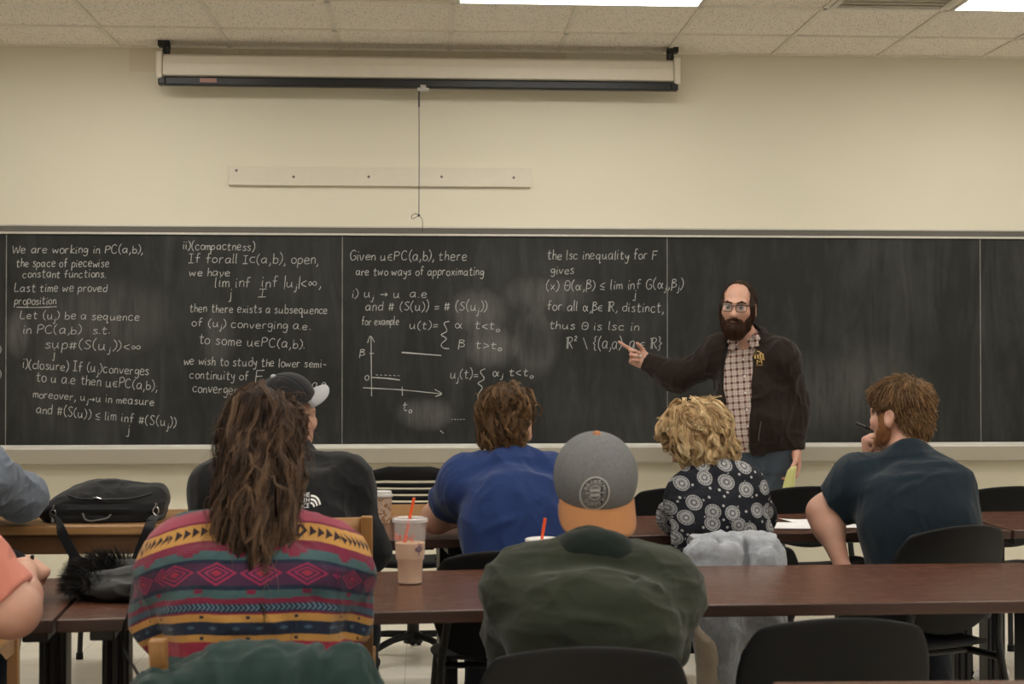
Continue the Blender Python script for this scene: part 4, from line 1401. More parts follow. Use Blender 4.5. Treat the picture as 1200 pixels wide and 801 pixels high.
def person(label, x, y, group=None):
    return thing('person', label, 'person', (x, y, 0), 0, group)
# ------------------------------------------------------------------ people
def S(r, g, b):
    f = lambda c: (c / 255 / 12.92) if c / 255 <= .04045 else ((c / 255 + .055) / 1.055) ** 2.4
    return (f(r), f(g), f(b))


SKIN = skin_mat('skin_fair', (0.58, 0.335, 0.235))
SKINP = skin_mat('skin_pink', (0.56, 0.315, 0.23), .2)
PX = lambda p: at(*p)


def start(label, b):
    return person(label, b.pelvis.x, b.pelvis.y)


def volume(prims, h=.006, fold=(), carve=(), cuts=()):
    V, F = sculpt(prims, h, carve=carve, post_cuts=cuts); V = smooth_verts(V, F, 1, .4)
    for (amp, sc, sd, sh) in fold: V = folds(V, vnormals(V, F), amp, sc, seed=sd, sharp=sh)
    return V.astype(np.float32), F


def hw(b):
    """head-local point -> world"""
    s = b.__dict__.get('hs', 1.0)
    return lambda x, y, z: b.head + b.R @ Vector((x * s, y * s, z * s))


def whorl(b, crown, down=.35, swirl=.3, back=0.0):
    c = hw(b)(*crown); up = b.R @ Vector((0, 0, 1)); bk = b.R @ Vector((0, -1, 0))
    def f(p, n, s):
        d = p - c; r = d - n * d.dot(n); r = r.normalized() if r.length > 1e-6 else Vector((0, 0, 0))
        return r + n.cross(r) * swirl - up * down + bk * back
    return f


def local(b, p): return b.R.transposed() @ (p - b.head)


# ---- the man in the royal blue T-shirt
b = Body(head=PX((594, 499, 4.99)), R=headR(-5, 14, 3), c7=PX((599, 545, 4.90)), kx=.03, pelvis=at(606, 730, 4.75), shL=PX((548, 568, 4.92)), shR=PX((646, 564, 4.92)),
         elL=PX((512, 616, 5.13)), wrL=PX((566, 622, 5.34)), elR=PX((668, 628, 5.14)), wrR=PX((630, 620, 5.38)), rest=('elL', 'elR', 'wrL', 'wrR'), lift=.064, g=1.04, arm=1.04, slouch=.035, neck=.062)
t = start('person in a royal blue T-shirt with short wavy brown hair, back turned', b)
hands = hand_prims(b.wrL, (1, .25, 0), (0, 0, -1), -1, (6, 7, 8, 9)) + hand_prims(b.wrR, (-1, .2, 0), (0, 0, -1), 1, (6, 7, 8, 9))
bm_ = make_body(t, b, hands, SKIN)
BLUE = cloth('blue_tshirt', S(36, 55, 102), .12, 1100, .3, .9, 8)
P = [b.torso(.012)] + b.traps(.008) + collar_ring(b, .063, .006, .0, .01)
for q in 'LR': P += [b.delt(q, .012), b.upper(q, .022, cuts=(seg_cut(getattr(b, 'sh' + q), getattr(b, 'el' + q), .58),))]
garment('t_shirt', t, P, BLUE, .005, carve=[neck_hole(b, .058, .022)], cuts=((b.pelvis - b.up * .05, -b.up),),
        fold=[(.013, (6, 6, 4.0), 11, 1.5), (.005, (15, 15, 9), 12, 1.5)],
        lines=[(b.c7 - b.up * .03 - b.fw * .09, b.c7 - b.up * .22 + b.rt * .12 - b.fw * .13, .014, .010), (at(556, 590, 4.7), at(600, 560, 4.75), .014, .007), (at(556, 625, 4.7), at(620, 600, 4.65), .014, .007),
               (b.shR + Vector((-.02, -.1, -.02)), b.c7 - b.up * .26 + b.rt * .02 - b.fw * .12, .014, .007)])
lower_half(t, b, DARKJ)
e = lambda x, y, z, r, k=.03: ell(hw(b)(x, y, z), r, npR(b.R), k)
vol = volume([e(0, -.018, .040, (.085, .103, .092)), e(0, -.062, -.045, (.062, .048, .060)), e(-.06, -.01, -.01, (.024, .05, .05))],
             fold=[(.012, (22, 22, 22), 3, 1.3)], carve=[e(0, .105, -.05, (.08, .06, .085), .01), e(.098, .0, -.028, (.036, .045, .058), .008), e(-.09, .0, -.03, (.03, .036, .05), .008)])
HB = hair_mat('hair_brown', S(44, 31, 21), S(100, 74, 49), S(152, 118, 80))
EAR = [(hw(b)(.088, -.004, -.016), .040), (hw(b)(.090, -.045, -.03), .034), (hw(b)(.09, -.02, -.055), .03)]
fl = whorl(b, (.020, -.020, .130), .45, .5)
hair('hair', t, t.location, vol, [dict(flow=fl, n=1200, length=.07, steps=9, rad=.0014, curl=.005, freq=1.1, lift=.012, seed=1, avoid=EAR, tone=(.1, .8)),
     dict(flow=fl, n=330, length=.085, steps=10, rad=.0013, curl=.011, freq=.9, lift=.018, seed=2, tone=(.3, 1), kids=9, cr=.0040, coh=14, avoid=EAR)], HB)

# ---- the man in the black fleece jacket and black cap
b = Body(head=PX((336, 489, 4.98)), R=headR(-42, -4, 2), c7=PX((335, 543, 4.86)), kx=.08, pelvis=at(338, 728, 4.70), shL=PX((262, 574, 4.86)), shR=PX((400, 570, 4.86)),
         elL=PX((240, 645, 4.90)), wrL=PX((268, 622, 5.34)), elR=PX((428, 645, 4.90)), wrR=PX((396, 622, 5.36)), lap=('wrL', 'wrR'), g=1.2, arm=1.15, slouch=.035, belly=.03, neck=.068)
t = start('person in a black fleece jacket and black cap on an oak chair', b)
hands = hand_prims(b.wrL, (1, .3, 0), (0, 0, -1), -1) + hand_prims(b.wrR, (-1, .3, 0), (0, 0, -1), 1)
make_body(t, b, hands, SKIN, .0055)
FLEECE = cloth('black_fleece', S(30, 30, 31), .2, 500, .5, .95, 20)
P = [b.torso(.022)] + b.traps(.018) + collar_ring(b, .072, .015, .0, .03, .02) + collar_ring(b, .075, .015, .0, .055, .02)
for q in 'LR': P += [b.delt(q, .020), b.upper(q, .022)] + b.fore(q, .018, cuts=(seg_cut(getattr(b, 'el' + q), getattr(b, 'wr' + q), .95),))
jk, jo = garment('fleece_jacket', t, P, FLEECE, .006, carve=[neck_hole(b, .064, .05)], cuts=((b.pelvis - b.up * .04, -b.up),),
        fold=[(.014, (6, 6, 3.5), 21, 1.4), (.005, (14, 14, 10), 22, 1.4)],
        lines=[(b.shL + Vector((0, -.08, -.02)), b.elL + Vector((0, -.05, .02)), .02, -.008), (b.shR + Vector((.01, -.08, -.05)), b.c7 - b.up * .3 + b.rt * .12 - b.fw * .15, .02, -.010)])
lower_half(t, b, DARKJ)
# the mark on the right shoulder blade: three lines of letters and a half dome
pieces = []
for i, s_ in enumerate(('THE', 'NORTH', 'FACE')):
    v, f = decal_text(s_, .0155); w = max(p.x for p in v) - min(p.x for p in v)
    pieces.append(([p + Vector((-.004 - w / 2, .0135 - .0130 * i)) for p in v], f))
for r0, r1 in ((.010, .014), (.018, .023), (.027, .032)):
    v, f = ring2d(r0, r1, 14, 8, 90); pieces.append(([p * 1.0 + Vector((.0, -.019)) for p in v], f))
decal('logo', pieces, jk, at(366, 578, 4.7), (1, 0, -.04), (0, -.25, 1), plain('logo_white', (.75, .74, .72), .6), t, t.location, .0015)
e = lambda x, y, z, r, k=.03: ell(hw(b)(x, y, z), r, npR(b.R), k)
vol = volume([e(0, -.014, .0, (.078, .094, .088)), e(0, -.056, -.05, (.053, .042, .036))], carve=[e(0, .115, -.05, (.085, .09, .10), .01), e(.085, -.002, -.025, (.02, .026, .045), .008), e(-.085, -.002, -.025, (.02, .026, .045), .008)])
fl = whorl(b, (0, -.05, .11), .8, .1)
HD = hair_mat('hair_dark', S(18, 14, 11), S(42, 32, 25), S(70, 54, 42))
hair('hair', t, t.location, vol, [dict(flow=fl, n=900, length=.03, steps=4, rad=.0014, curl=.001, freq=1, lift=.004, seed=3)], HD)


def cap(root, b, R, crown_mat, visor_mat, tilt, size=1.0, band=-.002, under=None, gap=False, cz=.034, rise=.086, cy=-.006, curve=.018, wide=.078, long=.072, droop=.10):
    """crown, visor and button; R is the cap's own frame (forward = the visor)"""
    c = b.head + b.R @ Vector((0, cy, cz))
    Rt = R @ Matrix.Rotation(math.radians(-tilt), 3, 'X'); A = npR(Rt)
    w = lambda x, y, z: c + Rt @ Vector((x, y, z))
    P = [ell(c, (.090 * size, .106 * size, rise), A, .02), ell(w(0, .012, .030), (.078 * size, .092 * size, rise - .026), A, .03)]
    V, F = sculpt(P, .004, post_cuts=((w(0, 0, band), Rt @ Vector((0, 0, -1))),), carve=[ell(w(0, 0, -.004), (.083 * size, .099 * size, rise - .012), A, .004)])
    V = smooth_verts(V, F, 1, .3); N = vnormals(V, F)
    L = (V - V3(c)) @ np.array(A, dtype=np.float32)
    ang = np.arctan2(L[:, 0], L[:, 1]); k = np.abs(((ang / (PI / 3)) % 1.0) - .5)
    V = V - N * (.0028 * np.exp(-((.5 - k) * 55 * np.clip(np.hypot(L[:, 0], L[:, 1]), .01, 1) / .09) ** 2))[:, None]
    V = V.astype(np.float32)
    o = mesh_np('cap', V, F, crown_mat, root, root.location)
    top = max(rise, .030 + rise - .026) + .0035
    MB().lathe([(0, .008), (.006, .007), (.010, .002), (.010, -.006)], 14, M=(Matrix.Translation(w(0, 0.0, top) - Vector(root.location)) @ Rt.to_4x4())).build('button', visor_mat, o)
    def vis(u, v):
        x = 2 * u - 1; a = x * math.radians(wide_a)
        r0x, r0y = .0855 * size, .1010 * size
        sx, sy = math.sin(a), math.cos(a)
        x0, y0 = r0x * sx, r0y * sy
        reach = long * (1 - abs(x) ** 3.2 * .82)
        X = x0 + v * reach * sx * .25; Y = y0 + v * reach
        Z = band + .012 - curve * v * (X / wide) ** 2 - droop * v * reach
        return w(X, Y, Z) - Vector(root.location)
    wide_a = 68
    m = MB().grid(vis, 24, 8)
    vo = m.build('visor', [visor_mat, under or visor_mat], o, solid=.004, offset=0)
    return (V, F), o, w, Rt


CAPB = cloth('cap_black', S(30, 30, 33), .1, 900, .3, .85, 10)
GREYV = cloth('visor_grey', S(165, 165, 166), .08, 700, .2, .85, 10)
cap(t, b, headR(-56, -24, 0), CAPB, GREYV, 0, 1.05, .000, rise=.106, cz=.036, long=.064, curve=.030)

# ---- the person in the patterned sweater with a ponytail
b = Body(head=PX((312, 524, 3.47)), R=headR(0, 12, 0), c7=PX((303, 612, 3.36)), pelvis=at(297, 745, 3.31), shL=PX((221, 664, 3.36)), shR=PX((382, 664, 3.36)),
         elL=PX((196, 722, 3.42)), wrL=PX((235, 690, 3.6)), elR=PX((394, 728, 3.42)), wrR=PX((370, 690, 3.6)), lap=('wrL', 'wrR'), g=1.06, arm=1.08, slouch=.045, neck=.056, hs=.98)
t = start('person in a patterned pink, teal and yellow sweater with a long brown ponytail', b)
hands = hand_prims(b.wrL, (.3, 1, 0), (0, 0, -1), -1) + hand_prims(b.wrR, (-.3, 1, 0), (0, 0, -1), 1)
make_body(t, b, hands, SKIN, .0055)
k = Mat('patterned_sweater', (.3, .1, .12), .95, 0, .1)
a = k.attr('pat'); u, v, w_ = k.xyz(a.outputs['Vector'])
wob = k.noise(60, 2)
v = v + (wob - .5) * 1.6; u = u + (k.noise(75, 2) - .5) * 1.4
MAG, PNK, TEAL, YEL, NAV, PUR, RED = S(118, 42, 64), S(158, 74, 92), S(66, 92, 95), S(190, 142, 78), S(38, 46, 64), S(72, 46, 70), S(150, 50, 70)
stops = [(560, PNK), (601, TEAL), (610, PNK), (621, MAG), (623, YEL), (641, MAG), (658, TEAL), (668, NAV), (674, PUR), (706, NAV), (712, TEAL), (722, MAG), (730, NAV), (741, MAG), (744, YEL), (754, NAV), (772, YEL), (781, RED), (800, TEAL)]
base = k.ramp((v - 560.0) / 260.0, [((p - 560) / 260, c) for p, c in stops], True)
per = lambda p, o=0.0: (((u + o) / p).frac() - .5).abs() * p
# stepped teal edges
st1 = per(74).lt(13); base = k.mix(v.band(601, 611) * st1, base, PNK)
base = k.mix(v.band(654, 659) * per(60, 20).gt(13), base, TEAL); base = k.mix(v.band(658, 664) * per(60, 20).lt(6), base, MAG)
base = k.mix(v.band(712, 718) * per(60, 5).lt(5), base, MAG); base = k.mix(v.band(718, 724) * per(60, 5).gt(15), base, TEAL)
# arrows and diamonds on the yellow band
fu = ((u / 9.5).frac()); big = per(76, 38)
arrow = ((v - 632.0).abs()).lt((1.0 - fu) * 6.2) * fu.gt(.15) * big.gt(10)
dd = big + (v - 632.0).abs()
base = k.mix(arrow.mx(dd.band(3.6, 8.0) * v.band(623, 641)), base, S(52, 40, 44))
# concentric diamonds
dm = per(50, 10); s_ = dm * .72 + (v - 690.0).abs()
rings = s_.lt(5).mx(s_.band(8, 10.5)).mx(s_.band(14, 17)) * v.band(671, 709)
base = k.mix(rings, base, S(150, 50, 84)); base = k.mix(s_.lt(5) * v.band(671, 709), base, RED)
# little chevrons and ticks
base = k.mix(v.band(731, 740) * ((u / 5.5 + (v - 735.5).abs() * .15).frac()).lt(.45), base, S(92, 118, 132))
base = k.mix(v.band(747, 751).mx(v.band(775, 779)) * per(52).lt(2.2), base, NAV)
dn = per(26) * .6 + (v - 763.0).abs(); base = k.mix(dn.lt(3.2) * v.band(756, 770), base, S(70, 92, 110))
k.color(k.mix(k.noise(500, 2) * .45, base, k.mix(.5, base, (0, 0, 0))))
k.bump(k.noise(380, 3) + k.noise(90, 2), .5, .002)
k.b.inputs['Sheen Weight'].default_value = .15
SWEAT = k.m
def pat(V):
    d = V - V3(b.c7); dx = d @ V3(b.rt)
    ax = np.abs(dx)
    bow = 15 * np.clip((ax - .08) / .14, 0, 1.6) ** 2
    vv = 425 + (CAMZ - V[:, 2]) * 512 - bow + 15
    vv = np.interp(vv, [500, 641, 672, 720, 743, 800, 900], [500, 641, 690, 749, 776, 840, 940])
    uu = dx * 515 + np.where(ax > .19, (V[:, 1] - b.c7.y) * 515 * np.sign(dx), 0)
    return {'pat': np.stack([uu + 2000, vv, V[:, 1] * 0], 1)}
P = [b.torso(.022)] + b.traps(.018) + collar_ring(b, .062, .011, .0, .006)
for q in 'LR': P += [b.delt(q, .018), b.upper(q, .026)] + b.fore(q, .022, cuts=(seg_cut(getattr(b, 'el' + q), getattr(b, 'wr' + q), .93),))
garment('sweater', t, P, SWEAT, .005, carve=[neck_hole(b, .056, .03)], cuts=((b.pelvis - b.up * .03, -b.up),), attrs=pat,
        fold=[(.016, (5, 5, 5), 31, 1.5), (.006, (13, 13, 13), 32, 1.4)],
        lines=[(at(215, 700, 3.2), at(300, 745, 3.15), .016, .012), (at(260, 695, 3.2), at(340, 742, 3.15), .016, .012), (at(335, 690, 3.2), at(410, 715, 3.2), .018, -.014)])
lower_half(t, b, JEANS)
# grey T-shirt collar under the sweater
garment('undershirt', t, collar_ring(b, .060, .009, .0, .022), cloth('grey_jersey', S(110, 106, 112), .1), .004)
e = lambda x, y, z, r, k=.03: ell(hw(b)(x, y, z), r, npR(b.R), k)
tie = hw(b)(0, -.095, .085)
tail = [(tie + Vector((0, -.015, .012)), .032), (tie + Vector((0, -.05, -.03)), .056), (tie + Vector((.002, -.08, -.12)), .068), (tie + Vector((.004, -.115, -.20)), .066), (tie + Vector((.008, -.150, -.265)), .054), (tie + Vector((.012, -.172, -.32)), .030)]
P = [e(0, -.016, .030, (.088, .107, .100)), e(0, -.055, -.05, (.066, .05, .06))]
P += [cone(tail[i][0], tail[i + 1][0], tail[i][1], tail[i + 1][1], .03, flat=((0, 1, 0), .62)) for i in range(5)]
vol = volume(P, .006, fold=[(.016, (20, 20, 5), 5, 1.3)], carve=[e(0, .115, -.05, (.082, .06, .09), .01)])
HP = hair_mat('hair_ponytail', S(28, 21, 17), S(76, 57, 44), S(132, 105, 82))
def fl(p, n, s):
    d = tie - p
    if p.y > tie.y - .03 and p.z > tie.z - .16 and d.length > .045: return d.normalized() + Vector((0, -.5, .1))
    return Vector((.06 * math.sin(p.x * 60), -.05, -1))
tl = lambda p: p.y < tie.y + .005
hair('hair', t, t.location, vol, [
    dict(flow=fl, n=1500, length=.12, steps=10, rad=.0016, curl=.004, freq=1.0, lift=.012, seed=4, tone=(0, .8)),
    dict(flow=lambda p, n, s: Vector((.10 * math.sin(p.x * 70 + p.z * 10), -.30, -1)), n=420, length=.22, steps=14, rad=.0014, curl=.010, freq=.7, lift=.020, seed=5, root_ok=tl, tone=(.1, 1), free=lambda q, s: q.z < tie.z - .33, kids=10, cr=.0045),
    dict(flow=lambda p, n, s: Vector((.4 * n.x, -.32, -1)), n=300, length=.24, steps=16, rad=.0013, curl=.010, freq=.7, lift=.035, seed=6, root_ok=tl, tone=(.3, 1), free=lambda q, s: q.z < tie.z - .30 or s > .8),
    dict(flow=lambda p, n, s: n * .6 + Vector((0, 0, .1 - s)), n=180, length=.06, steps=7, rad=.0010, curl=.008, freq=1.3, lift=.02, seed=7, tone=(.3, 1), free=lambda q, s: True)], HP, .10)

# ---- the man in the olive jacket with a grey cap worn backwards
b = Body(head=PX((697, 580, 3.46)), R=headR(0, 6, 0), c7=PX((697, 666, 3.31)), pelvis=at(691, 770, 3.19), shL=PX((623, 698, 3.31)), shR=PX((767, 698, 3.31)),
         elL=PX((612, 742, 3.42)), wrL=PX((650, 700, 3.6)), elR=PX((770, 742, 3.42)), wrR=PX((745, 700, 3.6)), lap=('wrL', 'wrR'), g=1.07, arm=1.08, slouch=.04, neck=.064)
t = start('person in an olive jacket wearing a grey cap with a tan visor backwards', b)
hands = hand_prims(b.wrL, (.6, .8, 0), (0, 0, -1), -1) + hand_prims(b.wrR, (-.6, .8, 0), (0, 0, -1), 1)
make_body(t, b, hands, SKINP, .005)
OLIVE = cloth('olive_canvas', S(44, 48, 37), .14, 900, .35, .85, 7)
P = [b.torso(.024)] + b.traps(.022)
for q in 'LR': P += [b.delt(q, .022), b.upper(q, .030)] + b.fore(q, .024, cuts=(seg_cut(getattr(b, 'el' + q), getattr(b, 'wr' + q), .93),))
sl = lambda x, y, x2, y2, w, d, Y=3.16: (at(x, y, Y), at(x2, y2, Y), w, d)
garment('jacket', t, P, OLIVE, .005, carve=[neck_hole(b, .060, .02)], cuts=((b.pelvis - b.up * .04, -b.up),),
        fold=[(.014, (4, 4, 10), 41, 1.6), (.006, (11, 11, 22), 42, 1.5)],
        lines=[sl(640, 664, 660, 690, .012, -.008), sl(752, 662, 735, 690, .012, -.008), sl(720, 700, 800, 680, .01, .008), sl(600, 690, 690, 702, .01, .007), sl(596, 655, 592, 740, .008, -.010), sl(798, 660, 803, 740, .010, -.008),
               sl(620, 740, 760, 736, .008, .006, 3.12), sl(640, 716, 740, 722, .008, .005, 3.12)])
HOOD = cloth('dark_green_knit', S(26, 34, 30), .15, 600, .4)
garment('collar', t, collar_ring(b, .080, .021, .0, .006, .03) + collar_ring(b, .075, .019, .0, .030, .03), HOOD, .005, carve=[neck_hole(b, .055, -.05)], fold=[(.005, (12, 12, 22), 44, 1.5)])
lower_half(t, b, JEANS)
e = lambda x, y, z, r, k=.03: ell(hw(b)(x, y, z), r, npR(b.R), k)
vol = volume([e(0, -.010, .0, (.077, .088, .082)), e(0, -.050, -.055, (.050, .040, .035))], carve=[e(0, .115, -.05, (.085, .09, .10), .01), e(.085, -.002, -.025, (.02, .026, .045), .008), e(-.085, -.002, -.025, (.02, .026, .045), .008)])
hair('hair', t, t.location, vol, [dict(flow=whorl(b, (0, -.05, .11), .8, .1), n=900, length=.02, steps=4, rad=.0012, curl=.001, freq=1, lift=.003, seed=8)], HB)
kcap = Mat('cap_grey_wool', (.1, .1, .1), .95, 0, .1)
n1, n2 = kcap.noise(170, 3, .7), kcap.noise(14, 3)
kcap.color(kcap.mix(n1, kcap.mix(n2, S(78, 79, 80), S(98, 99, 100)), S(128, 128, 128))); kcap.bump(n1, .4, .001)
TAN = cloth('visor_tan', S(176, 122, 80), .1, 500, .2, .85, 9)
cp, co, w, Rt = cap(t, b, headR(180, 17, 0), kcap.m, TAN, 0, 1.10, -.047, cy=-.017, rise=.104, cz=.040, long=.066, curve=.020, droop=.62)
# round patch on the panel above the visor
o_ = w(0, .1, .040); xa = Vector((1, 0, 0)); ya = Vector((0, .30, 1)); o_ = at(699, 574, 3.3)
v, f = ring2d(0.0005, .0335, 40)
bp = decal('badge', [(v, f)], cp, o_, xa, ya, plain('badge_dark', S(52, 52, 54), .8), co, t.location, .0012)
pieces = [ring2d(.0310, .0345, 40), rect2d(-.011, .0015, .011, .0075, 3), rect2d(-.011, -.0075, .011, -.0015, 3), ring2d(.0135, .0150, 24, 25, 155), ring2d(.0135, .0150, 24, 205, 335), rect2d(-.021, -.001, -.013, .001), rect2d(.013, -.001, .021, .001)]
for word, a0, flip in (('BRIXTON', 90, 1), ('SUPPLY', 270, -1)):
    n_ = len(word)
    for i, ch in enumerate(word):
        a = math.radians(a0 - flip * (i - (n_ - 1) / 2) * 21); v, f = decal_text(ch, .0115)
        rot = a - PI / 2 * flip
        pieces.append(([Vector((.0235 * math.cos(a) + p.x * math.cos(rot) - p.y * math.sin(rot), .0235 * math.sin(a) + p.x * math.sin(rot) + p.y * math.cos(rot))) for p in v], f))
decal('badge_lettering', pieces, cp, o_, xa, ya, plain('badge_white', S(176, 175, 172), .8), co, t.location, .0022)

# ---- the woman in the floral blouse
b = Body(head=PX((816, 514, 4.99)), R=headR(48, 24, -6), c7=PX((838, 562, 4.92)), pelvis=at(866, 728, 4.82), shL=PX((812, 582, 4.92)), shR=PX((869, 577, 4.84)),
         elL=PX((792, 620, 5.10)), wrL=PX((846, 622, 5.37)), elR=PX((888, 622, 5.10)), wrR=PX((866, 620, 5.38)), kx=-.06, rest=('elL', 'elR', 'wrL', 'wrR'), lift=.064, g=.94, arm=.86, slouch=.045, neck=.050, hs=.95)
t = start('person in a black blouse with white flower medallions and a curly blonde bob', b)
hands = hand_prims(b.wrL, (1, .3, 0), (0, 0, -1), -1, s=.92) + hand_prims(b.wrR, (-1, .2, 0), (0, 0, -1), 1, s=.92)
make_body(t, b, hands, SKIN, .005)
k = Mat('floral_blouse', (.02, .02, .025), .85, 0, .2)
vo = k.node('ShaderNodeTexVoronoi'); vo.voronoi_dimensions = '2D'; vo.inputs['Scale'].default_value = 15; vo.inputs['Randomness'].default_value = .72; vec = k.mapped((1, 1, 1), (-PI / 2, 0, 0)); k.link(vec, vo.inputs['Vector'])
sub = k.node('ShaderNodeVectorMath', operation='SUBTRACT'); sc_ = k.node('ShaderNodeVectorMath', operation='SCALE'); sc_.inputs['Scale'].default_value = 15
k.link(vec, sc_.inputs[0]); k.link(sc_.outputs[0], sub.inputs[0]); sc2 = k.node('ShaderNodeVectorMath', operation='SCALE'); sc2.inputs['Scale'].default_value = 15
k.link(vo.outputs['Position'], sc2.inputs[0]); k.link(sc2.outputs[0], sub.inputs[1])
lx, lz, ly = k.xyz(sub.outputs[0]); d = E(k.nt, vo.outputs['Distance'])
ang = lz._op('ARCTAN2', lx)
spoke = (ang * 14.0).sin().gt(-.35)
med = d.lt(.36) * ((spoke * .5 + .3) * d.gt(.12)).mx(d.lt(.085)).mx(d.band(.20, .24)).mx(d.gt(.32) * .8) * d.band(.285, .30)._op('LESS_THAN', .5)
v2 = k.node('ShaderNodeTexVoronoi'); v2.voronoi_dimensions = '2D'; v2.inputs['Scale'].default_value = 32; k.link(vec, v2.inputs['Vector'])
dots = E(k.nt, v2.outputs['Distance']).lt(.13) * d.gt(.42)
k.color(k.mix(med.mx(dots), k.mix(k.noise(20, 3), S(20, 21, 27), S(30, 31, 38)), k.mix(k.noise(120, 3), S(128, 128, 130), S(182, 181, 180))))
k.bump(k.noise(500, 2), .2, .001)
P = [b.torso(.014)] + b.traps(.010) + collar_ring(b, .056, .005, 0, .005)
for q in 'LR': P += [b.delt(q, .014), b.upper(q, .020)] + b.fore(q, .018, cuts=(seg_cut(getattr(b, 'el' + q), getattr(b, 'wr' + q), .35),))
garment('blouse', t, P, k.m, .005, carve=[neck_hole(b, .052, .016)], cuts=((b.pelvis - b.up * .04, -b.up),), fold=[(.010, (7, 7, 6), 51, 1.5), (.005, (18, 18, 14), 52, 1.4)],
        lines=[(at(806, 570, 4.8), at(800, 630, 4.95), .012, -.006), (at(826, 600, 4.75), at(812, 640, 4.85), .012, -.014), (at(860, 560, 4.7), at(890, 620, 4.7), .014, .010)])
lower_half(t, b, JEANS)
e = lambda x, y, z, r, k=.03: ell(hw(b)(x, y, z), r, npR(b.R), k)
vol = volume([e(0, -.018, .036, (.090, .102, .093)), e(-.066, -.01, -.035, (.036, .054, .066)), e(.066, -.012, -.035, (.038, .056, .068)), e(0, -.07, -.05, (.070, .042, .065)), e(0, .06, .072, (.062, .042, .036))],
             fold=[(.022, (15, 15, 15), 6, 1.3)], carve=[e(0, .125, -.045, (.062, .06, .095), .01)])
HBL = hair_mat('hair_blonde', S(128, 98, 66), S(208, 176, 130), S(246, 226, 184))
fl = whorl(b, (-.01, -.03, .13), .75, .35)
hair('hair', t, t.location, vol, [dict(flow=fl, n=240, length=.11, steps=14, rad=.0015, curl=.011, freq=.8, lift=.012, seed=9, tone=(.1, .8), kids=12, cr=.005, coh=12), dict(flow=fl, n=200, length=.10, steps=15, rad=.0014, curl=.012, freq=.95, lift=.013, seed=10, tone=(.5, 1), kids=12, cr=.0048, coh=9),
     dict(flow=lambda p, n, s: n * .5 + Vector((0, 0, -.6)), n=90, length=.035, steps=6, rad=.0009, curl=.008, freq=1.3, lift=.012, seed=11, tone=(.4, 1), free=lambda q, s: True)], HBL, .25)

# ---- the man in the navy shirt, chin on his fist
b = Body(head=PX((1055, 486, 5.00)), R=headR(36, 6, 4), c7=PX((1068, 539, 4.92)), pelvis=at(1090, 728, 4.80), shL=PX((1006, 568, 4.98)), shR=PX((1104, 574, 4.84)),
         elL=PX((965, 600, 5.02)), wrL=PX((987, 662, 4.93)), elR=PX((1030, 612, 5.33)), wrR=PX((1021, 538, 5.18)), rest=('elR',), lift=.07, g=1.16, arm=1.10, slouch=.05, belly=.02, neck=.064)
t = start('person in a navy T-shirt with reddish hair resting chin on fist, holding a pen', b)
hands = hand_prims(b.wrL, (.25, -.1, -1), (.9, .3, .2), -1, (12, 14, 16, 18)) + hand_prims(b.wrR, (-.12, -.1, 1), (.6, -.75, 0), 1, ((70, 88, 55), (76, 88, 55), (80, 88, 55), (84, 88, 55)), thumb=(20, 55))
make_body(t, b, hands, SKINP, .0045)
NAVY = cloth('navy_tshirt', S(26, 38, 47), .14, 1100, .3, .9, 8)
P = [b.torso(.014)] + b.traps(.008) + collar_ring(b, .066, .006, 0, .010)
for q in 'LR': P += [b.delt(q, .014), b.upper(q, .024, cuts=(seg_cut(getattr(b, 'sh' + q), getattr(b, 'el' + q), .70 if q == 'L' else .85),))]
garment('t_shirt', t, P, NAVY, .005, carve=[neck_hole(b, .061, .022)], cuts=((b.pelvis - b.up * .04, -b.up),), fold=[(.010, (6, 6, 4), 61, 1.5), (.004, (15, 15, 9), 62, 1.5)],
        lines=[(at(1000, 580, 4.86), at(1110, 545, 4.70), .014, .006), (at(1015, 610, 4.8), at(1080, 560, 4.72), .014, .010), (at(1018, 560, 4.86), at(1012, 600, 4.86), .012, -.012)])
lower_half(t, b, DARKJ)
e = lambda x, y, z, r, k=.03: ell(hw(b)(x, y, z), r, npR(b.R), k)
vol = volume([e(0, -.018, .040, (.088, .106, .090)), e(0, -.066, -.035, (.062, .045, .06)), e(0, .06, .078, (.062, .045, .03))], fold=[(.008, (30, 30, 30), 8, 1.3)],
             carve=[e(0, .125, -.06, (.085, .068, .10), .01), e(.085, .006, -.035, (.022, .030, .045), .008), e(-.085, .006, -.035, (.022, .030, .045), .008)])
HR = hair_mat('hair_auburn', S(64, 46, 30), S(124, 94, 62), S(172, 136, 96))
EAR = [(hw(b)(q * .086, -.006, -.014), .033) for q in (-1, 1)]
fl = whorl(b, (.01, -.06, .110), .35, .6)
hair('hair', t, t.location, vol, [dict(flow=fl, n=3200, length=.042, steps=6, rad=.0014, curl=.002, freq=1.2, lift=.013, seed=12, fuzz=.7, avoid=EAR)], HR)
vol = volume([e(0, .060, -.088, (.046, .043, .030)), e(.050, .030, -.062, (.014, .034, .038)), e(-.050, .030, -.062, (.014, .034, .038)), e(.071, .022, -.030, (.008, .020, .040), .02), e(-.071, .022, -.030, (.008, .020, .040), .02)], .005, carve=[e(0, .12, -.05, (.03, .03, .025), .008)])
hair('beard', t, t.location, vol, [dict(flow=lambda p, n, s: n * .4 + Vector((0, 0, -1)), n=900, length=.014, steps=4, rad=.0011, curl=.001, freq=1, lift=.004, seed=13)], hair_mat('beard_auburn', S(120, 80, 50), S(160, 110, 72), S(190, 140, 96)))

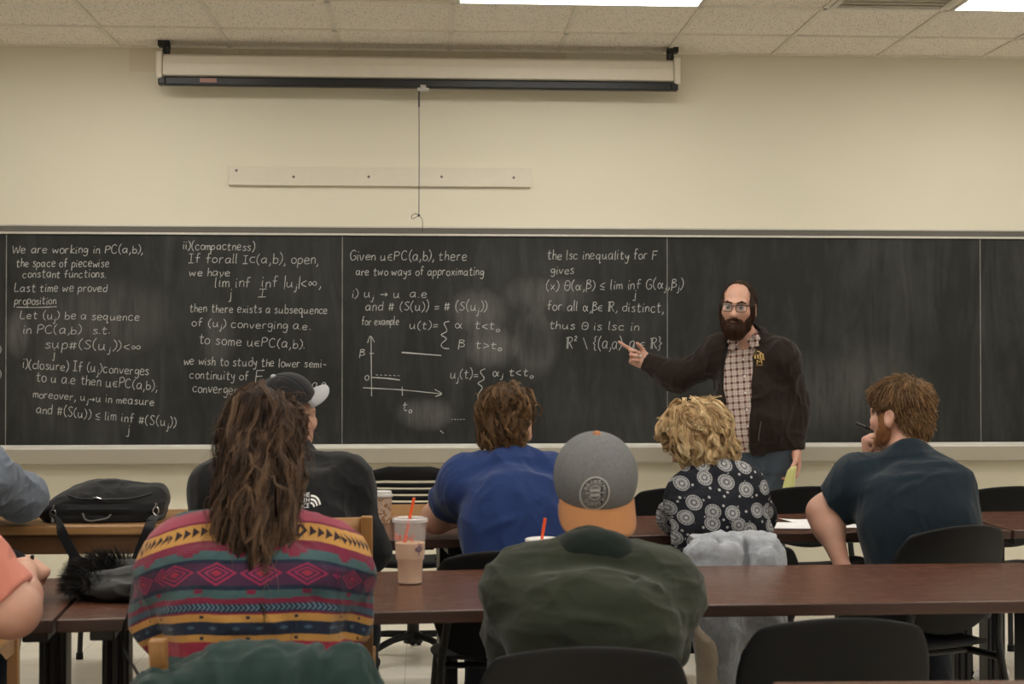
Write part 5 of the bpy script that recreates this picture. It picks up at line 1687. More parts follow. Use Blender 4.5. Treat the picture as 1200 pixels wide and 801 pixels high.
# ---- the person in the salmon T-shirt at the left edge
b = Body(head=PX((-135, 548, 3.45)), R=headR(-10, 16, 0), c7=PX((-135, 610, 3.32)), rest=('wrL', 'wrR'), lift=.056, pelvis=at(-140, 770, 3.26), kx=-.06, shL=PX((-234, 652, 3.35)), shR=PX((-58, 652, 3.36)),
         elL=PX((-215, 700, 3.40)), wrL=PX((-120, 692, 3.80)), elR=PX((14, 714, 3.36)), wrR=PX((30, 684, 3.80)), g=1.06, arm=1.22, slouch=.04)
t = start('person in a salmon T-shirt cut off by the left edge, writing with a black pen', b)
hands = hand_prims(b.wrL, (.4, 1, 0), (0, 0, -1), -1) + hand_prims(b.wrR, (.12, 1, .02), (-.5, .1, -.8), 1, ((30, 45, 30), (42, 50, 35), (50, 55, 35), (55, 60, 35)), thumb=(15, 50))
make_body(t, b, hands, SKINP, .005)
SALM = cloth('salmon_tshirt', S(214, 136, 118), .08, 1100, .25, .9, 8)
P = [b.torso(.014)] + b.traps(.008) + collar_ring(b, .066, .006, 0, .010)
for q in 'LR': P += [b.delt(q, .014), b.upper(q, .020, cuts=(seg_cut(getattr(b, 'sh' + q), getattr(b, 'el' + q), .88),))]
garment('t_shirt', t, P, SALM, .005, carve=[neck_hole(b, .061, .022)], cuts=((b.pelvis - b.up * .04, -b.up),), fold=[(.010, (7, 7, 5), 71, 1.5), (.004, (18, 18, 10), 72, 1.5)])
lower_half(t, b, JEANS)
e = lambda x, y, z, r, k=.03: ell(hw(b)(x, y, z), r, npR(b.R), k)
vol = volume([e(0, -.018, .040, (.086, .104, .090)), e(0, -.066, -.035, (.062, .045, .06))], fold=[(.008, (30, 30, 30), 9, 1.3)], carve=[e(0, .125, -.06, (.085, .068, .10), .01)])
hair('hair', t, t.location, vol, [dict(flow=whorl(b, (0, -.06, .11), .4, .5), n=1200, length=.045, steps=6, rad=.0016, curl=.002, freq=1, lift=.012, seed=14)], HB)

# ---- the person in the grey shirt at the left edge of the first row
b = Body(head=PX((-85, 480, 5.35)), R=headR(10, 14, 0), c7=PX((-82, 520, 5.22)), pelvis=at(-80, 705, 5.04), shL=PX((-135, 552, 5.24)), shR=PX((-22, 556, 5.26)),
         elL=PX((-165, 616, 5.55)), wrL=PX((-110, 612, 5.85)), elR=PX((26, 608, 5.60)), wrR=PX((-25, 604, 5.88)), rest=('elL', 'elR', 'wrL', 'wrR'), lift=.10, g=1.12, arm=1.16, slouch=.04)
t = start('person in a grey shirt leaning an arm on the oak table, left edge', b)
hands = hand_prims(b.wrL, (1, .3, 0), (0, 0, -1), -1) + hand_prims(b.wrR, (-1, .3, 0), (0, 0, -1), 1)
make_body(t, b, hands, SKIN, .0055)
GREY = cloth('grey_chambray', S(112, 120, 132), .1, 900, .3, .9, 9)
P = [b.torso(.018)] + b.traps(.012) + collar_ring(b, .066, .010, 0, .012)
for q in 'LR': P += [b.delt(q, .018), b.upper(q, .026)] + b.fore(q, .022, cuts=(seg_cut(getattr(b, 'el' + q), getattr(b, 'wr' + q), .93),))
garment('shirt', t, P, GREY, .005, carve=[neck_hole(b, .061, .03)], cuts=((b.pelvis - b.up * .04, -b.up),), fold=[(.014, (8, 8, 8), 81, 1.5), (.006, (19, 19, 19), 82, 1.5)])
lower_half(t, b, DARKJ)
vol = volume([ell(hw(b)(0, -.018, .040), (.086, .104, .090), npR(b.R)), ell(hw(b)(0, -.066, -.035), (.062, .045, .06), npR(b.R))], fold=[(.008, (30, 30, 30), 9, 1.3)], carve=[ell(hw(b)(0, .125, -.06), (.085, .068, .10), npR(b.R), .01)])
hair('hair', t, t.location, vol, [dict(flow=whorl(b, (0, -.06, .11), .4, .5), n=1200, length=.045, steps=6, rad=.0016, curl=.002, freq=1, lift=.012, seed=15)], HD)
# ---- the lecturer
b = Body(standing=1, head=PX((865, 359.5, 7.38)), R=headR(158, 4, -3), c7=PX((877, 401, 7.45)), pelvis=at(890, 522, 7.44), shR=PX((843, 415, 7.52)), shL=PX((915, 421, 7.36)),
         elR=PX((793, 443, 7.62)), wrR=PX((757, 424, 7.70)), elL=PX((930, 472, 7.40)), wrL=PX((932, 528, 7.32)), g=1.10, arm=1.0, belly=.03, slouch=.0, neck=.064, hs=1.08, foot=(-.35, -1, 0),
         knL=at(905, 625, 7.40), knR=at(877, 625, 7.42), anL=(at(908, 720, 7.44).x, 7.44, .10), anR=(at(874, 720, 7.46).x, 7.46, .10))
t = start('person lecturing in a dark brown jacket over a plaid shirt, pointing at the chalkboard', b)
wd = (b.wrR - b.elR).normalized()
hr = hand_prims(b.wrR - wd * .01, (-.92, .05, .38), (.25, -.95, .25), 1, ((4, 6, 4), (62, 85, 55), (70, 88, 55), (76, 88, 55)), thumb=(14, 55), s=1.08)
hl = hand_prims(b.wrL, (.05, -.08, -1), (-1, -.15, 0), -1, (24, 28, 32, 36), thumb=(15, 45), s=1.05)
make_body(t, b, hr + hl, SKINP, .0042)
e = lambda x, y, z, r, k=.03: ell(hw(b)(x, y, z), tuple(q * 1.08 for q in r), npR(b.R), k)
# plaid shirt
k = Mat('plaid_shirt', (.6, .5, .45), .85, 0, .2)
a = k.attr('pat'); u, v, _w = k.xyz(a.outputs['Vector'])
pu, pv = (u / .034).frac(), (v / .034).frac()
wide = pu.band(.0, .36) * .5 + pv.band(.0, .36) * .5
thin = (pu.band(.64, .74) + pv.band(.64, .74)).clamp()
base = k.mix(wide, S(206, 190, 178), S(98, 56, 54)); base = k.mix(thin * .45, base, S(120, 96, 90))
k.color(k.mix(k.noise(600, 2) * .3, base, k.mix(.4, base, (0, 0, 0)))); k.bump(k.noise(420, 2), .2, .001)
PLAID = k.m
def pat2(V):
    d = V - V3(b.c7); return {'pat': np.stack([d @ V3(b.rt) + 5, d @ V3(b.up) + 5, d[:, 0] * 0], 1)}
P = [b.torso(.014)] + b.traps(.006) + collar_ring(b, .062, .006, 0, .012)
garment('plaid_shirt', t, P, PLAID, .005, carve=[neck_hole(b, .060, .012), ell(b.c7 + b.fw * .085 + b.up * .012, (.034, .05, .05), None, .01)], cuts=((b.pelvis - b.up * .02, -b.up),), attrs=pat2, fold=[(.006, (9, 9, 6), 91, 1.5)])
Rt_ = Matrix((b.rt, b.fw, b.up)).transposed()
for q in (-1, 1):
    c_ = b.c7 + b.fw * .088 + b.rt * (q * .050) - b.up * .004
    Rf = Rt_ @ Matrix.Rotation(math.radians(q * -34), 3, 'Y') @ Matrix.Rotation(math.radians(28), 3, 'X') @ Matrix.Rotation(math.radians(q * -28), 3, 'Z')
    V, F = sculpt([rbox(c_, (.021, .0045, .036), npR(Rf), .004, .01), rbox(c_ - b.fw * .035 + b.rt * (q * .016) + b.up * .014, (.010, .03, .022), npR(Rf), .004, .03)], .003)
    mesh_np('collar', V, F, PLAID, t, t.location, attrs=pat2(V))
for i in range(5):
    p_ = b.c7 + b.up * (-.085 - .085 * i) + b.fw * .135
    shirt = [o for o in t.children if o.name.startswith('plaid_shirt')][0]
    bv = BVHTree.FromPolygons([v.co + t.location for v in shirt.data.vertices], [tuple(f.vertices) for f in shirt.data.polygons])
    h_, n_, _, _ = bv.ray_cast(b.c7 + b.up * (-.085 - .085 * i) + b.fw * .5, -b.fw, 1)
    if h_ is None: continue
    MB().lathe([(0, .002), (.0045, .002), (.0055, .0), (0, -.001)], 12, M=Matrix.Translation(h_ - t.location) @ n_.to_track_quat('Z', 'Y').to_matrix().to_4x4()).build('button', plain('button_white', (.7, .68, .64), .3), t)
# jacket, worn open
JB = cloth('brown_softshell', S(38, 28, 22), .14, 700, .3, .85, 12)
P = [b.torso(.030)] + b.traps(.026) + collar_ring(b, .080, .014, .0, .012, .02) + collar_ring(b, .084, .014, 0, .036, .02)
for q in 'LR': P += [b.delt(q, .022), b.upper(q, .024)] + b.fore(q, .020, cuts=(seg_cut(getattr(b, 'el' + q), getattr(b, 'wr' + q), .99),))
op = loft(b.pelvis, b.up, b.rt, [(-.2, .060, .2, .052, .17), (0, .058, .2, .056, .17), (.3 * b.L, .050, .2, .072, .17), (.6 * b.L, .040, .2, .084, .17), (.88 * b.L, .024, .2, .086, .175), (.98 * b.L, .010, .2, .082, .19), (1.12 * b.L, 0, .2, .090, .20)], .006, p=5)
jk, jo = garment('jacket', t, P, JB, .005, carve=[op, neck_hole(b, .068, .0)], cuts=((b.pelvis - b.up * .035 , -b.up),), fold=[(.014, (8, 8, 5), 95, 1.5), (.006, (17, 17, 13), 96, 1.5)],
                 lines=[(b.shR.lerp(b.elR, .3) + Vector((0, -.08, 0)), b.elR + Vector((0, -.06, -.02)), .015, .008), (at(936, 430, 7.25), at(930, 480, 7.25), .012, .008), (at(913, 428, 7.22), at(917, 522, 7.24), .011, -.026)])
lower_half_mat = cloth('washed_denim', S(70, 78, 88), .3, 700, .3, .9, 18)
lower_half(t, b, lower_half_mat)
gold = plain('crest_gold', S(178, 146, 84), .6)
pieces = []
for x in (-.017, -.006, .006, .017): pieces.append(rect2d(x - .0035, .0, x + .0035, .020, 2))
pieces += [rect2d(-.022, .021, .022, .025, 2), ring2d(.010, .016, 16, 0, 180), rect2d(-.024, -.005, .024, -.001, 2)]
pieces[-2] = ([p + Vector((0, .025)) for p in pieces[-2][0]], pieces[-2][1])
v, f = decal_text('M', .030); pieces.append(([Vector((p.x * 1.3, p.y - .018)) for p in v], f))
pieces.append(rect2d(-.016, -.034, .016, -.032, 2))
decal('crest', pieces, jk, at(899, 420, 7.2), (1, .2, 0), (0, 0, 1), gold, t, t.location, .0015)
# zips of the jacket
bvj = BVHTree.FromPolygons([tuple(map(float, p)) for p in jk[0]], [tuple(map(int, f)) for f in jk[1]])
zp = [h for h in (bvj.ray_cast(at(x, y, 7.0), Vector((0, 1, 0)), 1)[0] for x, y in ((906, 496), (905, 504), (904, 512), (904, 520))) if h is not None]
if len(zp) > 2: MB().tube([h - Vector(t.location) - Vector((0, .002, 0)) for h in zp], .0025, 6).build('pocket_zip', plain('zip_grey', (.12, .11, .10), .4, .4), t)
# head: fringe of hair, beard, brows, eyes, spectacles
vol = volume([e(0, -.022, .018, (.0845, .104, .1075)), e(0, -.06, -.045, (.055, .045, .04)), e(.074, .030, -.005, (.010, .022, .035), .015), e(-.074, .030, -.005, (.010, .022, .035), .015)], .004,
             carve=[e(0, .112, .058, (.062, .100, .062), .012), e(0, .13, -.05, (.09, .088, .10), .01), e(.086, -.010, -.022, (.02, .026, .045), .008), e(-.086, -.010, -.022, (.02, .026, .045), .008)])
HPF = hair_mat('hair_dark_brown', S(32, 22, 16), S(58, 41, 30), S(84, 62, 46))
hair('hair', t, t.location, vol, [dict(flow=whorl(b, (0, -.03, .115), .5, .1), n=1500, length=.022, steps=4, rad=.0012, curl=.001, freq=1, lift=.004, seed=21)], HPF, .3)
vol = volume([e(0, .072, -.100, (.049, .049, .040)), e(.052, .036, -.070, (.018, .038, .046)), e(-.052, .036, -.070, (.018, .038, .046)), e(0, .066, -.126, (.038, .038, .026)), e(0, .098, -.055, (.030, .012, .0075), .008), e(.028, .090, -.070, (.010, .014, .020), .010), e(-.028, .090, -.070, (.010, .014, .020), .010),
             e(.073, .020, -.030, (.009, .018, .040), .02), e(-.073, .020, -.030, (.009, .018, .040), .02)], .004,
             carve=[e(0, .122, -.068, (.022, .018, .0065), .004), e(0, -.035, -.10, (.06, .05, .09), .01), e(.042, .10, -.026, (.032, .05, .032), .012), e(-.042, .10, -.026, (.032, .05, .032), .012)])
HBD = hair_mat('beard_brown', S(34, 21, 14), S(66, 42, 28), S(106, 70, 46))
hair('beard', t, t.location, vol, [dict(flow=lambda p, n, s: n * .5 + Vector((0, 0, -1)), n=2600, length=.020, steps=5, rad=.0012, curl=.002, freq=1.2, lift=.005, seed=22)], HBD, .25)
for q in (-1, 1):
    P = [cone(hw(b)(q * .014, .105, .022), hw(b)(q * .034, .104, .028), .0042, .0050, .006), cone(hw(b)(q * .034, .104, .028), hw(b)(q * .052, .088, .022), .0050, .0028, .006)]
    V, F = sculpt(P, .0018); mesh_np('eyebrow', V, F, HPF, t, t.location, attrs={'tone': np.full((len(V), 3), .4, np.float32)})
    c_ = hw(b)(q * .031, .0905, .001)
    m = MB(); Mx = Matrix.Translation(c_ - Vector(t.location)) @ (b.R @ Matrix.Rotation(math.radians(-90), 3, 'X')).to_4x4()
    pr = [(.0128 * math.sin(a_), .0128 * math.cos(a_)) for a_ in (PI * i / 16 for i in range(17))]
    pr[0] = (0.0001, pr[0][1]); pr[-1] = (.0001, pr[-1][1])
    m.lathe(pr, 20, M=Mx)
    eye = m.build('eye', [plain('eye_white', (.26, .23, .21), .3), plain('iris_dark', (.02, .014, .010), .15)], t)
    for p_ in eye.data.polygons:
        if (b.R.transposed() @ (p_.center + Vector(t.location) - c_)).y > .0098: p_.material_index = 1
FR = plain('spectacle_frame', (.010, .008, .008), .3)
L_ = lambda x, y, z: hw(b)(x, y, z) - Vector(t.location)
gl = MB().tube([L_(-.009, .114, .008), L_(0, .117, .010), L_(.009, .114, .008)], .0024, 8).build('spectacles', FR, t)
kl = Mat('lens_glass', (.9, .9, .9), .05); kl.b.inputs['Alpha'].default_value = .10; kl.b.inputs['Specular IOR Level'].default_value = .5
for q in (-1, 1):
    ring = []
    for i in range(28):
        a_ = 2 * PI * i / 28; cx_, cz_ = math.cos(a_), math.sin(a_)
        sx, sz = math.copysign(abs(cx_) ** .55, cx_), math.copysign(abs(cz_) ** .55, cz_)
        ring.append(L_(q * (.0335 + .0245 * sx), .112 - .010 * abs(.0335 + .0245 * sx) / .06 + .001, -.002 + .0165 * sz))
    m = MB(); m.tube(ring + [ring[0]], .0019, 6, cap=False)
    m.tube([L_(q * .010, .112, .013), L_(q * .034, .108, .0145), L_(q * .058, .104, .012)], .0030, 6)
    rim = m.build('rim', FR, gl)
    c0 = L_(q * .0335, .107, -.002); m = MB(); m.add([c0] + ring, [(0, 1 + i, 1 + (i + 1) % 28) for i in range(28)]); m.build('lens', kl.m, rim)
    MB().tube(catmull([L_(q * .058, .104, .011), L_(q * .077, .085, .011), L_(q * .086, .03, .009), L_(q * .089, -.005, .006), L_(q * .087, -.022, -.012)], 4), .0028, 6, flat=(.6, 1.3)).build('temple', FR, gl)

# chalk in the pointing hand, papers in the other
ix = b.wrR + Vector((-.85, -.32, .30)).normalized() * .085
p = at(739.5, 408.5, 7.68); p2 = p + Vector((.052, -.005, -.040))
o = MB().tube([p - p2, Vector((0, 0, 0))], .0062, 12).build('chalk', plain('chalk_white', (.78, .77, .72), .9), None); o.location = p2
tag(o, "short white chalk stick in the lecturer's pointing hand", 'chalk')
pc = b.wrL + Vector((-.018, -.084, -.10))
YP = plain('legal_paper', S(206, 206, 142), .8, var=.04)
for i in range(2):
    m = MB()
    def sheet(u, v, i=i):
        x = -.070 * u * (.55 + .45 * v) - .012 * math.sin(v * 2.2) - .012 * i; z = .03 - .20 * v - .02 * u * (1 - v)
        return pc + Vector((x, -.008 - .010 * i + .018 * math.sin(u * 2.6 + i) + .02 * v * u - .02 * v, z))
    m.grid(sheet, 10, 12)
    o = m.build('paper_sheet', YP, None, solid=.0006)
    tag(o, ["yellow paper sheet in the lecturer's lowered hand, further from the viewer", "yellow paper sheet in the lecturer's lowered hand, in front"][i], 'paper', 'yellow paper sheets')
# ------------------------------------------------------------------ bags and jackets
NYL = cloth('black_nylon', S(30, 30, 31), .15, 800, .3, .7, 14)
STRAP = cloth('strap_webbing', S(24, 24, 25), .1, 1500, .5, .7, 14)
STEEL = plain('buckle_steel', (.55, .55, .55), .25, .9)
by = 5.80
c0 = atz(124, 606, TH); c0 = Vector((at(124, 600, by).x, by, TH))
t = thing('messenger_bag', 'black nylon messenger bag lying on the oak table, strap hanging down', 'bag', tuple(c0))
sc_ = by / FPX
P = [loft(c0, (0, 0, 1), (1, 0, 0), [(.004, .0, 0, .222, .135), (.05, .0, 0, .232, .140), (.095, .012, .01, .205, .125), (.128, .020, .015, .150, .095), (.150, .018, .02, .075, .060), (.158, .01, .02, .02, .03)], .02, p=3.4),
     cone(c0 + Vector((-.20, -.06, .02)), c0 + Vector((-.245, -.05, .035)), .03, .015, .04), ell(c0 + Vector((.19, .02, .09)), (.05, .09, .05), None, .04)]
V, F = sculpt(P, .005, post_cuts=((c0 + Vector((0, 0, .001)), (0, 0, -1)),)); V = smooth_verts(V, F, 1, .4)
V = folds(V, vnormals(V, F), .010, (9, 9, 11), seed=101, sharp=1.5)
V = drag(V, vnormals(V, F), [(c0 + Vector((-.17, -.13, .075)), c0 + Vector((.17, -.13, .075)), .006, -.010), (c0 + Vector((-.20, -.14, .052)), c0 + Vector((.20, -.14, .052)), .006, .009), (c0 + Vector((-.21, -.14, .030)), c0 + Vector((.21, -.14, .030)), .006, -.008)])
V[:, 2] = np.maximum(V[:, 2], TH + .0005)
bagVF = (V, F); mesh_np('bag_body', V, F, NYL, t, c0)
bvb = BVHTree.FromPolygons([tuple(map(float, p)) for p in V], [tuple(map(int, f)) for f in F])
def onbag(px, py, off=.004):
    o_ = CO.copy(); d_ = ray(px, py).normalized(); h, n, _, _ = bvb.ray_cast(o_, d_, 12)
    return (h + n * off - c0) if h is not None else at(px, py, by - .14) - c0
MB().tube([onbag(x, y, .003) for x, y in ((80, 581), (90, 584), (110, 585), (130, 585), (150, 584.5), (165, 582), (178, 578))], .0032, 6).build('zip', plain('zip_dark', (.02, .02, .02), .4), t)
p = onbag(110, 584, .006)
MB().tube([p, p + Vector((.012, -.004, .002))], .006, 8, flat=(1, .6)).tube([p + Vector((.012, -.004, .002)), p + Vector((.03, -.006, -.004))], .0035, 6).build('zip_pull', STEEL, t)
MB().tube(catmull([onbag(97, 601, .006), onbag(101, 607, .016), onbag(108, 608, .018), onbag(118, 608, .018), onbag(126, 607, .016), onbag(130, 602, .006)], 5), .0048, 8, flat=(1, .7)).build('handle', plain('handle_rubber', (.10, .10, .10), .5), t)
for (x, y, n) in ((64, 601, 'left'), (181, 597, 'right')):
    p = onbag(x, y, .010); m = MB()
    ring = [p + Vector((.011 * math.cos(a), -.002, .015 * math.sin(a))) for a in (2 * PI * i / 14 for i in range(15))]
    m.tube(ring, .0026, 6, cap=False); m.tube([p + Vector((0, 0, .015)), p + Vector((.002, 0, .032))], .005, 8); m.tube([p + Vector((0, -.004, -.015)), p + Vector((0, -.006, -.034))], .006, 8, flat=(1, .5))
    m.build('clip', STEEL, t)
fy = atz(124, 615.5, TH).y - .030
pts = [onbag(64, 605, .012) + c0, at(66, 609, fy + .05), at(69, 614, fy + .016), at(72, 622, fy - .012), at(80, 638, fy - .01), at(88, 652, fy - .015), at(100, 668, fy - .02), at(118, 679, fy - .02), at(140, 678, fy - .02), at(157, 660, fy - .015), at(166, 640, fy - .01), at(173, 622, fy - .012), at(176, 614, fy + .016), at(178, 609, fy + .05), onbag(181, 603, .012) + c0]
pts = [p if p.z > TH - .2 and p.y < fy + .02 or p.z > TH + .012 else Vector((p.x, p.y, max(p.z, TH + .008))) if p.y > fy + .01 else p for p in pts]
cp_ = catmull([p - c0 for p in pts], 6); m = MB(); w_ = .019; vs = []; fs = []
for i, p in enumerate(cp_):
    q = cp_[min(i + 1, len(cp_) - 1)] - cp_[max(i - 1, 0)]
    s_ = q.cross(Vector((0, 1, .25))).normalized(); nn = q.cross(s_).normalized()
    for (a, c_) in ((-w_, -.0012), (w_, -.0012), (w_, .0012), (-w_, .0012)): vs.append(p + s_ * a + nn * c_)
for i in range(len(cp_) - 1):
    for k_ in range(4): fs.append((i * 4 + k_, i * 4 + (k_ + 1) % 4, i * 4 + 4 + (k_ + 1) % 4, i * 4 + 4 + k_))
m.add(vs, fs).build('shoulder_strap', STRAP, t)
q = at(92, 657, fy - .022) - c0
MB().box((q.x - .024, q.y - .006, q.z - .012), (q.x + .024, q.y + .004, q.z + .012)).build('strap_slider', BLACKP, t, bevel=.003)

# black leather jacket with a fur collar, folded on the table
c0 = atz(125, 712, TH) + Vector((.03, .10, 0)); c0.z = TH
t = thing('leather_jacket', 'folded black leather jacket with a fur collar on the walnut table', 'jacket', tuple(c0))
kl = Mat('black_leather', (.012, .012, .012), .5, 0, .25)
kl.color(kl.mix(kl.noise(24, 4), (.008, .008, .008), (.022, .022, .022))); kl.bump(kl.noise(160, 4, .6) * .5 + kl.noise(18, 3), .35, .002)
W = lambda x, y, z: c0 + Vector((x, y, z))
P = [ell(W(.0, .09, .045), (.135, .13, .052), None, .03), ell(W(.06, .05, .055), (.11, .07, .045), None, .03), ell(W(-.02, .03, .035), (.10, .06, .038), None, .02), ell(W(.11, .12, .06), (.09, .11, .055), None, .03), cone(W(-.09, .02, .085), W(.10, .06, .10), .020, .026, .02), cone(W(-.05, .13, .10), W(.15, .14, .105), .022, .026, .02)]
V, F = sculpt(P, .005, post_cuts=((W(0, 0, .001), (0, 0, -1)),)); V = folds(V, vnormals(V, F), .016, (12, 15, 20), seed=111, sharp=1.4)
V[:, 2] = np.maximum(TH + (V[:, 2] - TH) * .70, TH + .0006)
mesh_np('jacket_body', V, F, kl.m, t, c0)
P = [ell(W(-.115, .10, .065), (.050, .085, .060), None, .03), ell(W(-.075, .15, .095), (.055, .05, .045), None, .03), ell(W(-.105, .03, .04), (.042, .045, .038), None, .03)]
vol = volume(P, .006, cuts=((W(0, 0, .002), (0, 0, -1)),)); vol[0][:, 2] = TH + .002 + (vol[0][:, 2] - TH) * .66
HF = hair_mat('fur_black', S(14, 13, 13), S(28, 26, 25), S(52, 49, 47), .6)
hair('fur_collar', t, c0, vol, [dict(flow=lambda p, n, s: n * 1.4 + Vector((-.4, -.1, -.2)), n=2600, length=.034, steps=5, rad=.0010, curl=.002, freq=1, lift=.012, seed=23, free=lambda q, s: q.z > TH + .015, root_ok=lambda p: p.z > TH + .02)], HF, .2, TH + .0015)
# thin black cord hanging from the table edge to the green jacket
ty = atz(150, 722, TH).y
pts = [at(158, 664, ty + .12), at(155, 688, ty + .05), at(153, 706, ty - .012), at(150, 719, ty - .04), at(145, 734, ty - .045), at(144, 750, ty - .02), at(148, 766, ty - .06), at(156, 780, ty - .16), at(162, 790, ty - .40)]
pts[0].z = TH + .085; pts[1].z = max(pts[1].z, TH + .03); pts[2].z = max(pts[2].z, TH + .010)
o = MB().tube(catmull([p - pts[0] for p in pts], 6), .0034, 8).build('cord', BLACKP, None); o.location = pts[0]
tag(o, 'thin black cord hanging from the leather jacket over the walnut table edge', 'cord')

# dark green rain jacket over the oak chair
KG = cloth('green_nylon', S(33, 54, 52), .2, 900, .15, .55, 7)
gx = at(298, 752, 3.0); t = thing('rain_jacket', 'dark green rain jacket draped over the oak chair back', 'jacket', (gx.x, 3.02, .79))
o_ = Vector((gx.x, 3.015, 0)); zt = .80
P = [loft(o_, (0, 0, 1), (1, 0, 0), [(.38, -.01, -.03, .29, .060), (.50, -.01, -.025, .285, .062), (.61, -.005, -.015, .268, .062), (.68, 0, -.010, .236, .064), (.735, 0, -.004, .182, .062), (.762, 0, 0, .135, .050), (.773, 0, 0, .10, .03)], .02, p=3),
     ell(o_ + Vector((.185, -.035, .735)), (.060, .040, .055), None, .03), cone(o_ + Vector((-.20, -.03, .695)), o_ + Vector((-.265, -.05, .58)), .050, .055, .03), cone(o_ + Vector((.185, -.03, .715)), o_ + Vector((.262, -.06, .60)), .050, .055, .03), cone(o_ + Vector((.262, -.06, .62)), o_ + Vector((.275, -.05, .42)), .055, .05, .03), cone(o_ + Vector((-.265, -.05, .60)), o_ + Vector((-.27, -.05, .42)), .055, .05, .03)]
V, F = sculpt(P, .006, carve=[rbox(o_ + Vector((0, .065, .53)), (.236, .096, .212), None, .01, .005), rbox(o_ + Vector((0, .065, .42)), (.27, .09, .25), None, .01, .005)]); V = smooth_verts(V, F, 1, .4)
N_ = vnormals(V, F); V = folds(V, N_, .030, (8, 8, 2.4), seed=121, sharp=1.4, mask=(N_[:, 1] < .15) & (N_[:, 2] > -.3)); N_ = vnormals(V, F); V = folds(V, N_, .010, (18, 18, 7), seed=122, sharp=1.4, mask=(N_[:, 1] < .15) & (N_[:, 2] > -.3))
V = drag(V, vnormals(V, F), [(o_ + Vector((-.02, -.06, .78)), o_ + Vector((-.025, -.09, .50)), .006, .012), (o_ + Vector((.10, -.06, .76)), o_ + Vector((.16, -.09, .50)), .014, -.016), (o_ + Vector((.17, -.08, .72)), o_ + Vector((.175, -.10, .6)), .010, -.030)])
mesh_np('jacket_shell', V.astype(np.float32), F, KG, t, t.location)

# pale grey fleece over the blonde woman's chair
kf = Mat('grey_plush', S(150, 154, 160), .95, 0, .1)
n1 = kf.noise(26, 4, .6); kf.color(kf.mix(n1, S(118, 123, 132), S(178, 181, 186))); kf.bump(kf.noise(140, 4, .7) + n1, .8, .004); kf.b.inputs['Sheen Weight'].default_value = .3
kb = cloth('beige_sherpa', S(176, 162, 146), .14, 260, .9, .95, 40)
fx = at(863, 640, 4.50); o_ = Vector((fx.x, 4.525, 0))
t = thing('fleece_jacket', 'pale grey plush jacket hanging over the chair behind the blonde woman', 'jacket', (fx.x, 4.525, .80))
A = lambda px, py, Y: at(px, py, Y)
P = [loft(o_, (0, 0, 1), (1, 0, 0), [(.52, .0, -.030, .150, .030), (.64, 0, -.026, .156, .040), (.72, -.002, -.014, .160, .056), (.775, -.004, -.004, .158, .060), (.810, -.006, .0, .142, .050), (.824, -.01, .0, .11, .025)], .02, p=3.6),
     cone(A(857, 634, 4.50), A(856, 650, 4.455), .030, .033, .006, flat=((0, 1, 0), .7)), cone(A(856, 650, 4.455), A(854, 680, 4.445), .033, .036, .006, flat=((0, 1, 0), .7)), cone(A(854, 680, 4.445), A(850, 735, 4.455), .036, .045, .008, flat=((0, 1, 0), .7)), cone(A(850, 735, 4.455), A(850, 830, 4.46), .048, .042, .02, flat=((0, 1, 0), .7)),
     cone(A(826, 650, 4.46), A(828, 720, 4.46), .05, .06, .02, flat=((0, 1, 0), .45)), cone(A(828, 720, 4.46), A(834, 800, 4.465), .055, .035, .02, flat=((0, 1, 0), .45)), cone(A(899, 652, 4.46), A(902, 742, 4.47), .036, .034, .01, flat=((0, 1, 0), .6)), cone(A(880, 700, 4.475), A(876, 745, 4.475), .05, .04, .03, flat=((0, 1, 0), .3))]
V, F = sculpt(P, .005, carve=[loft(o_, (0, 0, 1), (1, 0, 0), [(.40, 0, .10, .25, .085), (.55, 0, .10, .25, .085), (.66, 0, .078, .25, .08), (.79, 0, .052, .25, .078), (.808, 0, .05, .25, .07)], .004, p=8), cone(A(839, 632, 4.475), A(836, 700, 4.45), .012, .016, .008), cone(A(873, 632, 4.475), A(876, 700, 4.45), .012, .016, .008)]); V = smooth_verts(V, F, 1, .4)
V = folds(V, vnormals(V, F), .014, (9, 9, 4), seed=131, sharp=1.4); V = folds(V, vnormals(V, F), .005, (26, 26, 20), seed=132, sharp=1.3)
mesh_np('jacket_shell', V.astype(np.float32), F, kf.m, t, t.location)
P = [cone(A(857, 631, 4.50), A(856, 645, 4.435), .024, .028, .01, flat=((0, 1, 0), .7)), cone(A(856, 645, 4.435), A(854, 680, 4.425), .028, .032, .01, flat=((0, 1, 0), .7)), cone(A(854, 680, 4.425), A(849, 735, 4.43), .032, .040, .01, flat=((0, 1, 0), .7)), cone(A(849, 735, 4.43), A(846, 830, 4.44), .042, .036, .02, flat=((0, 1, 0), .7))]
V, F = sculpt(P, .005); V = folds(V, vnormals(V, F), .010, (14, 14, 5), seed=135, sharp=1.4)
mesh_np('sleeve', V.astype(np.float32), F, kf.m, t, t.location)
P = [cone(A(808, 724, 4.43), A(822, 748, 4.43), .010, .014, .01), cone(A(822, 748, 4.43), A(832, 770, 4.43), .018, .022, .01, flat=((0, 1, 0), .6)), cone(A(828, 760, 4.435), A(832, 815, 4.44), .034, .040, .015, flat=((0, 1, 0), .5))]
V, F = sculpt(P, .004); V = folds(V, vnormals(V, F), .005, (18, 18, 10), seed=133)
mesh_np('lining', V.astype(np.float32), F, kb, t, t.location)
MB().tube(catmull([A(836, 758, 4.405), A(845, 768, 4.392), A(853, 775, 4.392), A(860, 783, 4.405)], 5), .0035, 6).build('pocket_seam', plain('seam_dark', (.06, .06, .07), .6), t)
t.children[-1].location = -Vector(t.location)


